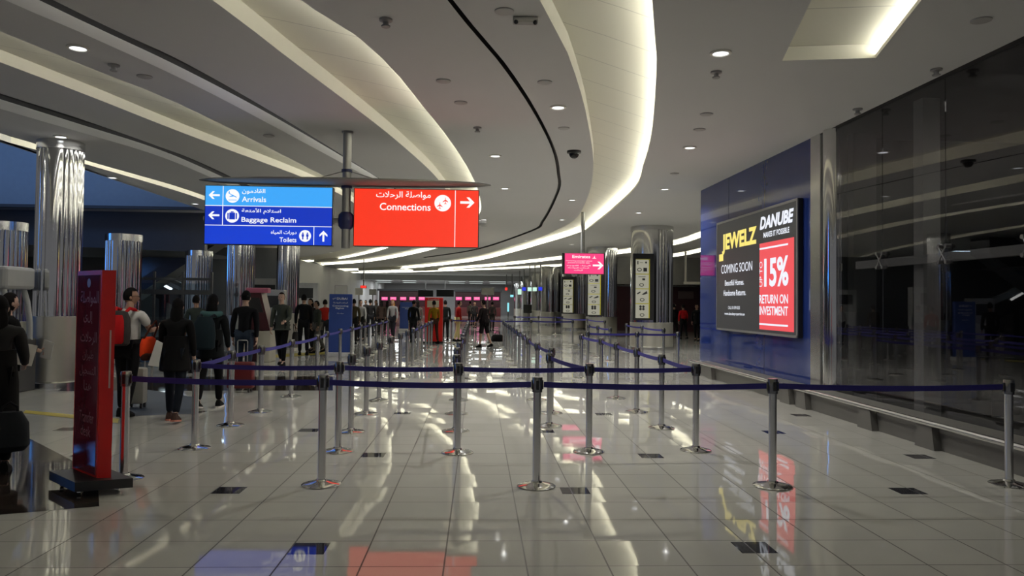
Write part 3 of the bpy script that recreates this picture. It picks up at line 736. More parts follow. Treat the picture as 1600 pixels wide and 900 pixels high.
sgn(arabic('القادمون'), .29, .855, .47, .95); sgn('Arrivals', .29, .725, .478, .815)
sgn(arabic('استلام الأمتعة'), .29, .52, .595, .62); sgn('Baggage Reclaim', .29, .36, .715, .47)
sgn(arabic('دورات المياه'), .52, .175, .72, .255); sgn('Toilets', .588, .055, .72, .135)
red_e = glow('sign_red', lin(252, 54, 27), 1.0)
bx, M, wd, ht = signbox(553, 748.5, 296, 386.5, ((0, 1, red_e),), 'red backlit panel pointing right to connections')
mb = MB(); rectf(mb, wd * .808 - 0.006, ht * .012, wd * .808 + 0.006, ht * .985, M, 0.005); mb.obj('dividing_line', signwhite_m, bx)
mb = MB(); flat(mb, arrow_pts(wd * .905, ht * .78, 0.125, 0), M, 0.006); mb.obj('arrow', signwhite_m, bx)
sgn(arabic('مواصلة الرحلات'), .178, .815, .612, .955); sgn('Connections', .208, .625, .612, .75)
r = ht * .142; mb = MB(); disc(mb, wd * .708, ht * .762, r, M, 0.005); ic = mb.obj('symbol', signwhite_m, bx)
mb = MB(); flat(mb, plane_pts(wd * .708 - r * .35, ht * .762 - r * .3, r * .42, PI / 2), M, 0.007); flat(mb, plane_pts(wd * .708 + r * .32, ht * .762 + r * .28, r * .42, PI / 2), M, 0.007); mb.obj('pictogram', red_e, ic)

# pink airline sign
Yp = P(911, 342, H).y; pk = P(911, 342, H)
ps = thing('hanging_airline_sign', 'pink lit hanging sign with white arrow pointing right', 'sign', (pk.x, Yp, 0))
mb = MB(); zq = PY(911, 395, Yp).z; mb.lathe([(0.07, zq), (0.07, H + 0.235)], 18); mb.obj('pole', alu_m, ps, True)
a, b = PY(882, 412, Yp).x - pk.x, PY(942.5, 412, Yp).x - pk.x; zt_, zb_ = PY(912, 396.5, Yp).z, PY(912, 428, Yp).z
mb = MB(); mb.box(((a + b) / 2 - 0.02, 0, (zt_ + zb_) / 2), (b - a + 0.14, 0.22, zt_ - zb_ + 0.04), None, 0.015); mb.obj('sign_box', black_m, ps)
M = facing((a, -0.111, zb_), (1, 0, 0)); wd, ht = b - a, zt_ - zb_
pink_e = glow('sign_pink', lin(255, 62, 130), 1.0)
mb = MB(); rectf(mb, 0, 0, wd, ht, M, 0.002); mb.obj('sign_face', pink_e, ps)
text('Emirates', M, wd * .19, ht * .77, wd * .65, ht * .92, signwhite_m, ps, bold=0.02, lift=0.006)
mb = MB(); flat(mb, [(wd * .69, ht * .76), (wd * .82, ht * .76), (wd * .77, ht * .8), (wd * .765, ht * .92), (wd * .74, ht * .8)], M, 0.006); mb.obj('emblem', signwhite_m, ps)
mb = MB(); flat(mb, arrow_pts(wd * .855, ht * .42, 0.185, 0), M, 0.006); mb.obj('arrow', signwhite_m, ps)
for s, x0, z0, x1, z1 in (('Connecting passengers please', .02, .60, .70, .66), ('proceed to transfer desk', .08, .50, .64, .57), (arabic('الرجاء التوجه'), .05, .36, .66, .43), (arabic('الرحلات المواصلة'), .08, .25, .62, .32), (arabic('الرحلات'), .24, .13, .46, .21)):
    text(s, M, wd * x0, ht * z0, wd * x1, ht * z1, signwhite_m, ps, bold=0.01, lift=0.006)

# ------------------------------------------------------------------ ceiling fixtures
def downlight(px, py, label, lamp=True, pw=1.0):
    p = P(px, py, H)
    o = thing('downlight', label, 'ceiling light', (p.x, p.y, H), 0, 'round downlights in the ceiling')
    mb = MB(); mb.lathe([(0.125, -0.001), (0.125, -0.018), (0.095, -0.022), (0.09, -0.004)], 28, cap=False); mb.obj('trim_ring', white_m, o, True)
    mb = MB(); mb.lathe([(0.09, -0.006), (0.088, -0.010)], 28); mb.obj('lamp_face', lampface_m, o)
    if lamp:
        d = bpy.data.lights.new('downlight_lamp', 'SPOT'); d.energy = SPOT_POWER * pw; d.spot_size = math.radians(150); d.spot_blend = 0.8; d.shadow_soft_size = 0.015; d.color = (1, 0.97, 0.92)
        l = bpy.data.objects.new('downlight_lamp', d); COL.objects.link(l); l.parent = o; l.location = (0, 0, -0.05)
for px, py, lab in ((122, 74, 'round ceiling downlight at upper left between the air slot and cove'), (95, 213, 'round ceiling downlight above the front left chrome column'), (176, 277, 'small downlight right of the front left column top'), (305, 318, 'small downlight just left of the blue sign panel'),
                    (1126, 82, 'round ceiling downlight left of the square coffer'), (872, 167, 'round ceiling downlight between black slot and bright cove'), (1078, 230, 'round ceiling downlight right of the bright cove, second from the coffer'), (1039, 295, 'round ceiling downlight right of the bright cove, third from the coffer'),
                    (998, 332, 'small downlight above the nearest big chrome column'), (774, 243, 'round ceiling downlight above the end of the sign wing'), (789, 294, 'small downlight right of the sign wing tip'), (894, 312, 'small downlight left of the bright cove'), (878, 343, 'small downlight left of the pink sign pole')):
    downlight(px, py, lab, True, 0.35 if px < 400 else 0.6 if px > 990 else 1.15)
for k, (x, y) in enumerate(((2.2, 36), (-2, 33), (4.6, 38), (8.8, 27), (-5.6, 36), (-1.2, 50), (4.0, 50), (-9, 47), (2.0, 62), (-5, 66), (6.5, 69))):
    o = None
    px_ = CX + F * (Vector((x, y, H)) - EYE).dot(RV) / (Vector((x, y, H)) - EYE).dot(f0); py_ = CY - F * (Vector((x, y, H)) - EYE).dot(UV) / (Vector((x, y, H)) - EYE).dot(f0)
    downlight(px_, py_, 'tiny downlight far back in the curved ceiling over the belts', True, 1.6)
def blob(name, label, cat, px, py, prof, m, group=None):
    p = P(px, py, H); mb = MB(); mb.lathe([(r, -z) for r, z in prof], 20); o = mb.obj(name, m, smooth=True); o.location = (p.x, p.y, H); tag(o, label, cat, group)
det_m = mat('off_white_plastic', (0.32, 0.31, 0.29), 0.5)
for px, py, lab in ((603, 30, 'smoke detector between left cove and black slot'), (178, 101, 'smoke detector right of the upper left downlight'), (1119, 112, 'smoke detector just below the downlight near the coffer'), (746, 199, 'smoke detector above the red sign, left of the black slot'), (1463, 108, 'smoke detector right of the coffer near the shopfront'), (1340, 170, 'smoke detector by the shopfront below the coffer')):
    blob('smoke_detector', lab, 'smoke detector', px, py, [(0.07, 0), (0.07, 0.02), (0.03, 0.03), (0.03, 0.06), (0.05, 0.07), (0.045, 0.085)], mat('grey_detector', (0.30, 0.295, 0.29), 0.5), 'smoke detectors')
for px, py, lab in ((788, 17, 'flat round ceiling speaker at top centre'), (693, 126, 'flat round ceiling speaker left of the black slot, nearer one'), (720, 160, 'flat round ceiling speaker left of the black slot, farther one'), (851, 128, 'flat round ceiling speaker near the bright cove'), (881, 200, 'flat round ceiling speaker below the single downlight by the cove'),
                    (1104, 178, 'flat round ceiling speaker right of the bright cove'), (1093, 202, 'small flat ceiling disc right of the bright cove'), (226, 119, 'flat round ceiling speaker near the upper left downlight'), (420, 212, 'flat round ceiling speaker between the left cove and the air slot'), (1054, 271, 'flat round ceiling speaker beyond the second right downlight'), (1533, 31, 'flat round ceiling speaker near the top right corner')):
    blob('ceiling_speaker', lab, 'ceiling speaker', px, py, [(0.10, 0), (0.10, 0.012), (0.08, 0.02)], mat('grey_grille', (0.40, 0.39, 0.38), 0.6), 'flat round ceiling speakers')
p = P(897, 236, H); o = thing('dome_camera', 'black dome camera on the ceiling beside the bright cove', 'camera', (p.x, p.y, H))
mb = MB(); mb.lathe([(0.14, 0), (0.14, -0.04), (0.11, -0.05)], 24); mb.obj('base', black_m, o, True)
mb = MB(); mb.ball((0, 0, -0.05), (0.10, 0.10, 0.10), 20); mb.obj('dome', mat('smoked_dome', (0.01, 0.01, 0.01), 0.08), o, True)
p = P(821, 28, H); o = thing('emergency_light', 'small white emergency light box on the ceiling near the cove', 'emergency light', (p.x, p.y, H))
mb = MB(); mb.box((0, 0, -0.03), (0.26, 0.10, 0.06), None, 0.01); mb.obj('housing', det_m, o)
for sx in (-1, 1):
    mb = MB(); mb.ball((sx * 0.1, -0.04, -0.06), 0.025, 12); mb.obj('lamp', black_m, o, True)

# ------------------------------------------------------------------ left side: open atrium, soffit, escalator, balustrade
bluewall_m = mat('atrium_wall_paint', (0.28, 0.33, 0.38), 0.7)
mb = MB(); mb.box((-20.7, 27, 6.9), (22.6, 0.3, 4.3)); struct(mb.obj('wall_atrium', bluewall_m))
mb = MB(); mb.box((-20.7, 26.6, 4.76), (22.6, 0.5, 0.10)); struct(mb.obj('trim_3', darkwall_m))
mb = MB(); mb.box((-20.7, 26.85, 4.02), (22.6, 0.28, 1.44)); struct(mb.obj('wall_bulkhead', darkwall_m))
mb = MB(); mb.poly([(-34, 12.5, 3.3), (-9.4, 26.7, 3.3), (-9.4, 31, 3.3), (-34, 31, 3.3)]); struct(mb.obj('ceiling_soffit', darkwall_m))
mb = MB(); mb.box((-21.6, 44.1, 2.3), (22, 0.2, 4.7)); struct(mb.obj('wall_left_back', mat('grey_back_panel', (0.12, 0.125, 0.13), 0.4)))
mb = MB(); mb.box((-33.9, 30, 3.5), (0.2, 50, 7)); struct(mb.obj('wall_left', darkwall_m))
# pale counter hood at the left edge
hood_m = mat('pale_counter_shell', (0.36, 0.37, 0.38), 0.45)
p = PY(5, 480, 14.0)
o = thing('service_desk', 'pale service desk with a rounded hood at the left edge of the photo', 'desk', (p.x, 14.0, 0))
mb = MB(); mb.box((-0.75, 0, 2.02), (2.1, 0.9, 0.40), None, 0.06); mb.obj('hood', hood_m, o)
mb = MB(); mb.tube([(0.16, -0.3, 1.86), (0.24, -0.3, 1.6), (0.30, -0.3, 1.2), (0.30, -0.3, 0.9)], 0.05, 12); mb.tube([(0.16, 0.3, 1.86), (0.24, 0.3, 1.6), (0.30, 0.3, 1.2), (0.30, 0.3, 0.9)], 0.05, 12); mb.obj('bracket', hood_m, o, True)
mb = MB(); mb.box((-0.75, 0, 0.47), (2.2, 0.9, 0.94), None, 0.03); mb.obj('counter', mat('dark_counter', (0.05, 0.05, 0.055), 0.4), o)
# escalator
a, b = PY(205, 452, 31), PY(330, 372, 31)
o = thing('escalator', 'dark escalator with lit white strips rising to the right behind the columns', 'escalator', (a.x, 31, 0))
esc_m = mat('escalator_cladding', (0.05, 0.05, 0.055), 0.3, 0.6)
def slope_box(z0, z1, y0, y1, x0=0, x1=1):
    L = Vector((b.x - a.x, 0, b.z - a.z)); mb = MB()
    c = [Vector((L.x * t, y, L.z * t + a.z + z)) for t in (x0, x1) for y, z in ((y0, z0), (y1, z0), (y1, z1), (y0, z1))]
    v = [mb.bm.verts.new(p) for p in c]
    for f in ((0, 1, 2, 3), (4, 5, 6, 7), (0, 1, 5, 4), (1, 2, 6, 5), (2, 3, 7, 6), (3, 0, 4, 7)): mb.bm.faces.new([v[i] for i in f])
    return mb
slope_box(-0.55, 0.0, -0.6, 0.6, -0.55, 1.2).obj('truss', esc_m, o)
for y in (-0.6, 0.55):
    slope_box(0.0, 0.75, y, y + 0.04, -0.5, 1.2).obj('balustrade', mat('smoked_panel', (0.06, 0.065, 0.07), 0.15), o); slope_box(0.75, 0.83, y - 0.03, y + 0.07, -0.5, 1.2).obj('handrail', black_m, o)
strip_e = glow('escalator_strip', (1.0, 1.0, 0.95), 2.2)
for t0, t1, z in ((0.08, 0.13, -0.1), (0.0, 0.0, 0),):
    if t1 > t0: slope_box(z, z + 0.1, -0.66, -0.6, t0, t1).obj('light_strip', strip_e, o)
o2 = thing('escalator', 'second escalator with zigzag white light strips descending to the right', 'escalator', (PY(228, 433, 33).x, 33, 0))
c0, c1 = PY(228, 430, 33), PY(276, 456, 33)
d = c1 - c0
mb = MB(); mb.prism([(-0.2, c0.z + 0.1), (d.x + 0.6, c1.z - 0.15), (d.x + 0.6, c1.z - 0.9), (-0.2, c0.z - 0.65)], 0, 1.0); mb.obj('truss', esc_m, o2)
for t0, t1 in ((0.0, 0.07), (0.15, 0.45), (0.5, 0.85)):
    mb = MB(); mb.tube([(d.x * t0, -0.05, c0.z + d.z * t0), (d.x * t1, -0.05, c0.z + d.z * t1)], 0.055, 8); mb.obj('light_strip', strip_e, o2)
mb = MB(); mb.tube([(-0.2, 0.05, c0.z + 0.45), (d.x + 0.6, 0.05, c1.z + 0.15)], 0.04, 8); mb.obj('handrail', brushed_m, o2)
mb = MB(); mb.box((d.x * .5, 0.5, (c0.z + c1.z) / 4 - 0.2), (0.3, 0.6, (c0.z + c1.z) / 2 - 0.4)); mb.obj('support', esc_m, o2)
# glass balustrade in front of the escalators
yb = 20.5; x0, x1 = PY(150, 480, yb).x, PY(330, 480, yb).x
o = thing('glass_balustrade', 'long glass balustrade with dark horizontal rails in front of the escalators', 'railing', (x0, yb, 0))
for py, t in ((435.5, 0.035), (456, 0.06), (503, 0.05), (529, 0.05)):
    z = PY(240, py, yb).z; mb = MB(); mb.box(((x1 - x0) / 2, 0, z), (x1 - x0, 0.06, t * 2)); mb.obj('rail', mat('dark_rail', (0.06, 0.065, 0.07), 0.35, 0.5), o)
for k in range(5):
    xx = (x1 - x0) * k / 4; mb = MB(); mb.box((xx, 0, 1.2), (0.05, 0.07, 2.4)); mb.obj('post', mat('dark_rail', (0.06, 0.065, 0.07), 0.35, 0.5), o)
for k in range(4):
    mb = MB(); mb.box(((x1 - x0) * (k + .5) / 4, 0, 1.1), ((x1 - x0) / 4 - 0.08, 0.012, 2.0)); mb.obj('glass_pane', clear_m, o)
mb = MB(); mb.box(((x1 - x0) / 2, 0.12, 0.35), (x1 - x0, 0.08, 0.66)); mb.obj('plinth_panel', mat('blue_plinth_panel', (0.05, 0.13, 0.24), 0.4), o)
area('left_fill_light', (-14, 35, 4.4), (0, 0, 0), 6, 0.15, 60, (0.6, 0.8, 1.0))  # unseen thin lamp added to light the space behind the bulkhead

# middle-left equipment: self-service machine, cream counter, grey cabinets, lit white panel
p = PY(402, 545, 21.5)
o = thing('self_service_kiosk', 'dark red slanted self-service machine on a cream counter', 'kiosk', (p.x, 21.5, 0))
mb = MB(); mb.box((0.25, 0, 0.42), (0.36, 0.6, 0.84), None, 0.02); mb.obj('counter', mat('cream_laminate', (0.42, 0.40, 0.33), 0.5), o)
mb = MB(); mb.prism([(-0.35, 0.86), (0.40, 0.86), (0.14, 1.88), (-0.35, 1.88)], -0.25, 0.3); mb.obj('cabinet', maroon_m, o)
mb = MB(); mb.prism([(-0.28, 1.35), (0.22, 1.35), (0.10, 1.75), (-0.28, 1.75)], -0.27, -0.25); mb.obj('screen', dark_m, o)
mb = MB(); mb.box((0, 0, 1.95), (0.6, 0.3, 0.14), None, 0.02); mb.obj('header', mat('pink_header', (0.45, 0.12, 0.2), 0.5), o)
mb = MB(); mb.box((-0.05, 0.1, 0.43), (0.5, 0.5, 0.86), None, 0.02); mb.obj('pedestal', maroon_m, o)
cab_m = mat('grey_cabinet', (0.30, 0.30, 0.30), 0.5)
for px, y, wd, h, lab in ((424, 27, 0.9, 2.05, 'grey equipment cabinet behind the cream counter'), (410, 33, 1.8, 2.6, 'tall grey partition behind the dark red machine'), (478, 40, 1.2, 2.6, 'grey partition beside the bright white panel')):
    p = PY(px, 540, y); o = thing('partition', lab, 'partition', (p.x, y, 0))
    mb = MB(); mb.box((0, 0, h / 2), (wd, 0.4, h), None, 0.02); mb.obj('body', cab_m, o)
    mb = MB(); mb.box((0, -0.21, h * .8), (wd * .6, 0.02, h * .2), None, 0.005); mb.obj('display', dark_m, o)
    mb = MB(); mb.box((0, -0.21, h * .3), (wd * .85, 0.02, h * .5), None, 0.005); mb.obj('door', palewall_m, o)
p = PY(471, 460, 48)
o = thing('lit_panel', 'bright white lit panel on the pale wall behind the slim columns', 'light panel', (p.x, 48, 0))
zt_, zb_ = PY(471, 443, 48).z, PY(471, 476, 48).z
mb = MB(); mb.box((0, 0.06, (zt_ + zb_) / 2), (0.62, 0.1, zt_ - zb_ + 0.1), None, 0.01); mb.obj('frame', cab_m, o)
mb = MB(); mb.box((0, 0, (zt_ + zb_) / 2), (0.5, 0.03, zt_ - zb_)); mb.obj('lit_face', glow('lit_panel_face', (0.92, 0.96, 1.0), 1.0), o)
mb = MB(); mb.box((0, 0.06, zb_ / 2 - 0.02), (0.1, 0.1, zb_ - 0.06)); mb.obj('stand', cab_m, o)
mb = MB(); mb.box((-12.95, 78, 2.3), (0.3, 54, 4.6)); struct(mb.obj('wall_left_pale', palewall_m))

# ------------------------------------------------------------------ far hall
mb = MB(); mb.box((-8, 105.2, 2.4), (64, 0.3, 4.8)); struct(mb.obj('wall_back', greywall_m))
mb = MB(); mb.box((23.9, 52, 2.3), (0.2, 108, 4.7)); struct(mb.obj('wall_far_right', greywall_m))
# side rooms beyond the blue wall
mb = MB(); mb.box((14.6, 47.5, 3.75), (13, 0.4, 1.8)); struct(mb.obj('wall_soffit', mat('soffit_grey', (0.34, 0.34, 0.33), 0.6)))
mb = MB(); mb.box((14.6, 49.5, 1.5), (13, 0.3, 3.0)); struct(mb.obj('wall_side', maroon_m))
mb = MB(); mb.box((14.6, 48.4, 2.9), (13, 2.2, 0.08)); struct(mb.obj('ceiling_side', darkwall_m))
p = PY(1072, 461, 49.2); mb = MB(); mb.box((p.x, 49.25, p.z), (1.0, 0.12, 0.5), None, 0.02)
tag(mb.obj('wall_sign', mat('dim_sign', (0.14, 0.10, 0.10), 0.5)), 'dim grey sign plate on the maroon wall above the person in red', 'sign')
p = PY(1071, 440, 42); o = thing('hanging_bracket', 'white hanging post with a flat foot bar beside the blue wall', 'post', (p.x, 42, 0))
mb = MB(); zb_ = PY(1071, 444, 42).z; mb.lathe([(0.06, zb_), (0.06, H)], 12); mb.obj('pole', white_m, o, True)
mb = MB(); mb.box((0.75, 0, zb_ + 0.06), (1.7, 0.12, 0.14), None, 0.01); mb.obj('foot_bar', white_m, o)
pinkscr_e = glow('pink_screen', lin(255, 90, 165), 1.0)
for x0, x1, xs, lab in ((592, 664, (601, 614.5, 630, 644.5, 659), 'left'), (711, 782, (717, 731.5, 745, 762, 775), 'right')):
    yq = 98.0; a, b = PY(x0, 480, yq).x, PY(x1, 480, yq).x
    o = thing('checkin_back_wall', 'maroon check-in counter wall under the %s row of pink screens' % lab, 'counter wall', ((a + b) / 2, yq, 0))
    mb = MB(); mb.box((0, 0.15, 1.55), (b - a, 0.3, 3.1)); mb.obj('panel', maroon_m, o)
    mb = MB(); mb.box((0, -1.2, 0.55), (b - a, 0.6, 1.1), None, 0.02); mb.obj('counter', mat('counter_red', (0.09, 0.012, 0.012), 0.4), o)
    mb = MB(); mb.box((0, 0, 3.2), (b - a + .3, 0.7, 0.25)); mb.obj('header', darkwall_m, o)
    od = ('leftmost', 'second from left', 'middle', 'fourth from left', 'rightmost')
    for k, px in enumerate(xs):
        p = PY(px, 466.5, yq - 0.2); s = thing('checkin_screen', 'pink lit check-in screen, %s of the %s row' % (od[k], lab), 'screen', (p.x, yq - 0.2, p.z), 0, 'pink check-in screens')
        mb = MB(); mb.box((0, 0.05, 0), (0.86, 0.12, 0.5), None, 0.01); mb.obj('bezel', black_m, s)
        mb = MB(); mb.box((0, -0.02, 0), (0.76, 0.02, 0.40)); mb.obj('display', pinkscr_e, s)
        M = facing((0, -0.032, 0), (1, 0, 0)); text('CHECK-IN', M, -0.3, -0.02, 0.3, 0.1, signwhite_m, s)
def pole_board(name, label, x0, x1, y0, y1, y, m, pole_to=0.0, cat='sign', face=None):
    a, b = PY(x0, (y0 + y1) / 2, y), PY(x1, (y0 + y1) / 2, y); zt_, zb_ = PY((x0 + x1) / 2, y0, y).z, PY((x0 + x1) / 2, y1, y).z
    o = thing(name, label, cat, ((a.x + b.x) / 2, y, 0))
    mb = MB(); mb.box((0, 0, (zt_ + zb_) / 2), (b.x - a.x, 0.12, zt_ - zb_), None, 0.02); mb.obj('board', m, o)
    if face:
        mb = MB(); mb.box((0, -0.065, (zt_ + zb_) / 2), ((b.x - a.x) * .9, 0.02, (zt_ - zb_) * .86)); mb.obj('face', face, o)
    if pole_to is not None:
        mb = MB(); z0, z1 = (pole_to, zb_) if pole_to < zb_ else (zt_, pole_to)
        mb.lathe([(0.05, z0), (0.05, z1)], 12); mb.obj('pole', alu_m, o, True)
        if z0 == 0.0:
            mb = MB(); mb.lathe([(0.3, 0), (0.3, 0.02), (0.05, 0.05)], 20); mb.obj('foot', alu_m, o, True)
    return o
grey_s = mat('grey_sign_back', (0.30, 0.30, 0.31), 0.5)
pole_board('pole_sign', 'grey pole sign above the person in black shorts', 752, 772, 449.5, 461, 60, grey_s, 0.0, face=palewall_m)
pole_board('pole_sign', 'grey framed pole sign behind the near blue banner stand', 523, 543, 446, 461, 42, grey_s, 0.0, face=palewall_m)
pole_board('pole_sign', 'pale pole sign right of the near blue banner stand', 555, 567, 450, 461, 55, white_m, 0.0, face=palewall_m)
pole_board('pole_sign', 'grey pole sign left of the pink screens', 577, 588, 452, 461, 62, grey_s, 0.0, face=palewall_m)
pole_board('departure_board', 'left one of the two black hanging departure boards', 653, 677, 453, 463.5, 84.8, black_m, 4.2, 'display', dark_m)
pole_board('departure_board', 'right one of the two black hanging departure boards', 682, 709, 452.5, 463.5, 84.9, black_m, 4.2, 'display', dark_m)
pole_board('exit_sign', 'small red lit hanging sign left of the departure boards', 563, 573, 446, 450.5, 58, black_m, H + 0.235, 'sign', glow('red_light', lin(255, 60, 50), 1.0))
pole_board('exit_sign', 'tiny red lit hanging sign left of the far gate signs', 789, 793, 449, 454, 80, black_m, H, 'sign', glow('red_light', lin(255, 60, 50), 1.0))
grn = glow('green_white_sign', lin(205, 245, 225), 1.0); bl_e = glow('blue_gate_sign', lin(45, 60, 225), 1.0); cy_e = glow('cyan_strip', lin(150, 240, 250), 1.0)
for k, (x0, x1, y0, y1, m, lab) in enumerate(((808.5, 815, 451, 461, grn, 'green and white'), (815.5, 822, 448.5, 454.5, bl_e, 'blue, left'), (824, 831, 448.5, 455.5, grn, 'pale green'), (832, 839, 448.5, 455.5, grn, 'pale green, right'), (841, 847.5, 448, 454.5, bl_e, 'blue, rightmost'))):
    pole_board('gate_sign', 'small lit %s sign in the far row on the right' % lab, x0, x1, y0, y1, 70 - k * 3, navy_m, H + (0.235 if k in (2, 3) else 0), 'sign', m)
pole_board('light_column', 'slim upright cyan lit strip in the far right distance', 792.5, 795.5, 472, 488, 75, alu_m, 0.0, 'light panel', cy_e)
pole_board('exit_sign', 'small pale cyan lit sign near the far right columns', 797, 802.5, 460.5, 464.5, 78, alu_m, H, 'sign', cy_e)
pole_board('partition_board', 'dark board hanging before the far right column row', 818, 831, 476, 489, 58, black_m, 0.0, 'display', dark_m)

# ------------------------------------------------------------------ red kiosk at the left, banner stands, far red totem
zk = 0.13
ka, kb, kr = P(151, 747, zk), P(113, 732, zk), P(173.5, 746.5, zk)
kx = kb - ka; kx.z = 0; kx.length
kio = thing('red_kiosk', 'tall red kiosk slab with a dark maroon lettered face on a black base', 'kiosk', (ka.x, ka.y, 0))
ztop = PY(157, 422, ka.y).z
Lk = kx.length; dirk = kx.normalized(); kw = kr - ka; kw.z = 0; Wk = kw.length; rgt = kw.normalized()
def kq(a, b, z): v = dirk * a + rgt * b; return Vector((v.x, v.y, z))
def kbox(mb, a0, a1, b0, b1, z0, z1):
    c = [kq(a, b, z) for z in (z0, z1) for a, b in ((a0, b0), (a1, b0), (a1, b1), (a0, b1))]
    vv = [mb.bm.verts.new(p) for p in c]
    for f in ((0, 1, 2, 3), (4, 5, 6, 7), (0, 1, 5, 4), (1, 2, 6, 5), (2, 3, 7, 6), (3, 0, 4, 7)): mb.bm.faces.new([vv[i] for i in f])
mb = MB(); kbox(mb, 0, Lk, 0, Wk, zk, ztop); mb.obj('body', red_m, kio)
mb = MB(); kbox(mb, 0.03, Lk - 0.03, -0.006, 0.001, zk + 0.02, ztop - 0.04); fo = mb.obj('glossy_face', mat('maroon_gloss_face', (0.16, 0.022, 0.042), 0.10, spec=0.6), kio); fo['label'] = 'dark glossy maroon face with pale lettering'
Mk = facing(kq(Lk, -0.009, 0), -dirk)
faint = mat('pale_mauve_print', (0.33, 0.13, 0.17), 0.4)
for s, x0, x1, z0, z1 in ((arabic('المواصلة'), .12, .52, ztop - .32, ztop - .18), (arabic('إلى'), .2, .4, ztop - .47, ztop - .36), (arabic('الرحلات'), .14, .5, ztop - .66, ztop - .54), (arabic('طيران'), .2, .44, ztop - .80, ztop - .70), (arabic('التسجيل'), .14, .5, ztop - .94, ztop - .84), (arabic('خدمة') if False else arabic('هنا'), .24, .42, ztop - 1.06, ztop - .97)):
    text(s, Mk, x0, z0, x1, z1, faint, fo, bold=0.01, lift=0.002)
for s, x0, x1, z0, z1 in (('Transfer', .16, .48, ztop - 1.34, ztop - 1.24), ('desk', .2, .42, ztop - 1.46, ztop - 1.37)):
    text(s, Mk, x0, z0, x1, z1, faint, fo, bold=0.01, lift=0.002)
mb = MB(); disc(mb, .3, ztop - .11, .04, Mk, 0.002); mb.obj('emblem', mat('pale_blue_print', (0.35, 0.36, 0.6), 0.4), fo)
mb = MB(); kbox(mb, -0.004, 0.0, 0.075, 0.088, ztop - 1.02, ztop - 0.52); mb.obj('handle_strip', mat('pale_strip', (0.6, 0.45, 0.42), 0.4), kio)
pa, pb, pc = P(77, 735.5, zk) - ka, P(117, 754, zk) - ka, P(208, 747, zk) - ka; pd = pa + pc - pb
mb = MB(); bot = [mb.bm.verts.new((p.x, p.y, 0.05)) for p in (pa, pb, pc, pd)]; tp_ = [mb.bm.verts.new((p.x, p.y, zk)) for p in (pa, pb, pc, pd)]
mb.bm.faces.new(bot); mb.bm.faces.new(tp_)
for i in range(4): mb.bm.faces.new((bot[i], bot[(i + 1) % 4], tp_[(i + 1) % 4], tp_[i]))
mb.obj('base_plate', blackmetal_m, kio)
ctr = (pa + pb + pc + pd) / 4
for q in (pa, pb, pc, pd):
    c = q.lerp(ctr, 0.34); c.z = 0.027
    mb = MB(); mb.tube([c + rgt * -0.015, c + rgt * 0.015], 0.027, 14); mb.box((c.x, c.y, 0.048), (0.04, 0.04, 0.02)); mb.obj('caster', brushed_m, kio)

def banner(label, x0, x1, y0, y1, y, m, lines, group=None):
    a, b = PY(x0, y1, y), PY(x1, y1, y); zt_ = PY((x0 + x1) / 2, y0, y).z; wd = b.x - a.x
    o = thing('banner_stand', label, 'banner stand', (a.x, y, 0), 0, group)
    mb = MB(); mb.box((wd / 2, 0, (zt_ + 0.13) / 2), (wd, 0.14, zt_ - 0.13), None, 0.012); mb.obj('panel', m, o)
    mb = MB(); mb.box((wd / 2, 0, 0.065), (wd + 0.10, 0.36, 0.13), None, 0.015); mb.obj('base', mat('white_base', (0.55, 0.55, 0.56), 0.4), o)
    M = facing((0, -0.072, 0), (1, 0, 0))
    for s, u0, u1, v0, v1 in lines: text(s, M, wd * u0, zt_ * v0, wd * u1, zt_ * v1, mat('white_print', (0.75, 0.75, 0.78), 0.5), o, bold=0.015, lift=0.003)
    return o
Yb = P(532, 557, 0).y
banner('near blue banner stand with white lettering beyond the belts', 513.5, 549, 459.5, 557, Yb, bluebanner_m, ((arabic('دبي'), .15, .30, .91, .945), ('DUBAI', .34, .80, .91, .945), (arabic('الرحلات المواصلة'), .18, .82, .845, .875), ('Connecting', .15, .85, .79, .825), ('flights', .28, .66, .755, .787), (arabic('مواصلة'), .35, .65, .68, .70)))
Yb2 = P(634, 517, 0).y
banner('farther blue banner stand in front of the left pink screens', 624.5, 644.5, 472, 517, Yb2, bluebanner_m, (('Connecting', .15, .8, .80, .83), ('flights', .4, .9, .75, .78)))
Yt = P(677, 536, 0).y
a, b = PY(663, 536, Yt), PY(691, 536, Yt); zt_ = PY(677, 465, Yt).z; wd = b.x - a.x
o = thing('red_totem', 'bright red totem with a cream notice in the middle distance', 'totem', (a.x, Yt, 0))
mb = MB(); mb.box((wd / 2, 0.2, zt_ / 2 + 0.03), (wd, 0.4, zt_ - 0.06), None, 0.015); mb.obj('body', red_m, o)
mb = MB(); mb.box((wd * .46, -0.005, zt_ * .86), (wd * .66, 0.02, zt_ * .15)); mb.obj('notice', mat('cream_notice', (0.55, 0.50, 0.38), 0.5), o)
mb = MB(); mb.box((wd / 2, 0.2, 0.03), (wd + .1, 0.55, 0.06), None, 0.01); mb.obj('base', black_m, o)
M = facing((0, -0.002, 0), (1, 0, 0)); text('Transfers', M, wd * .15, zt_ * .945, wd * .8, zt_ * .975, mat('white_print', (0.75, 0.75, 0.78), 0.5), o, lift=0.003)

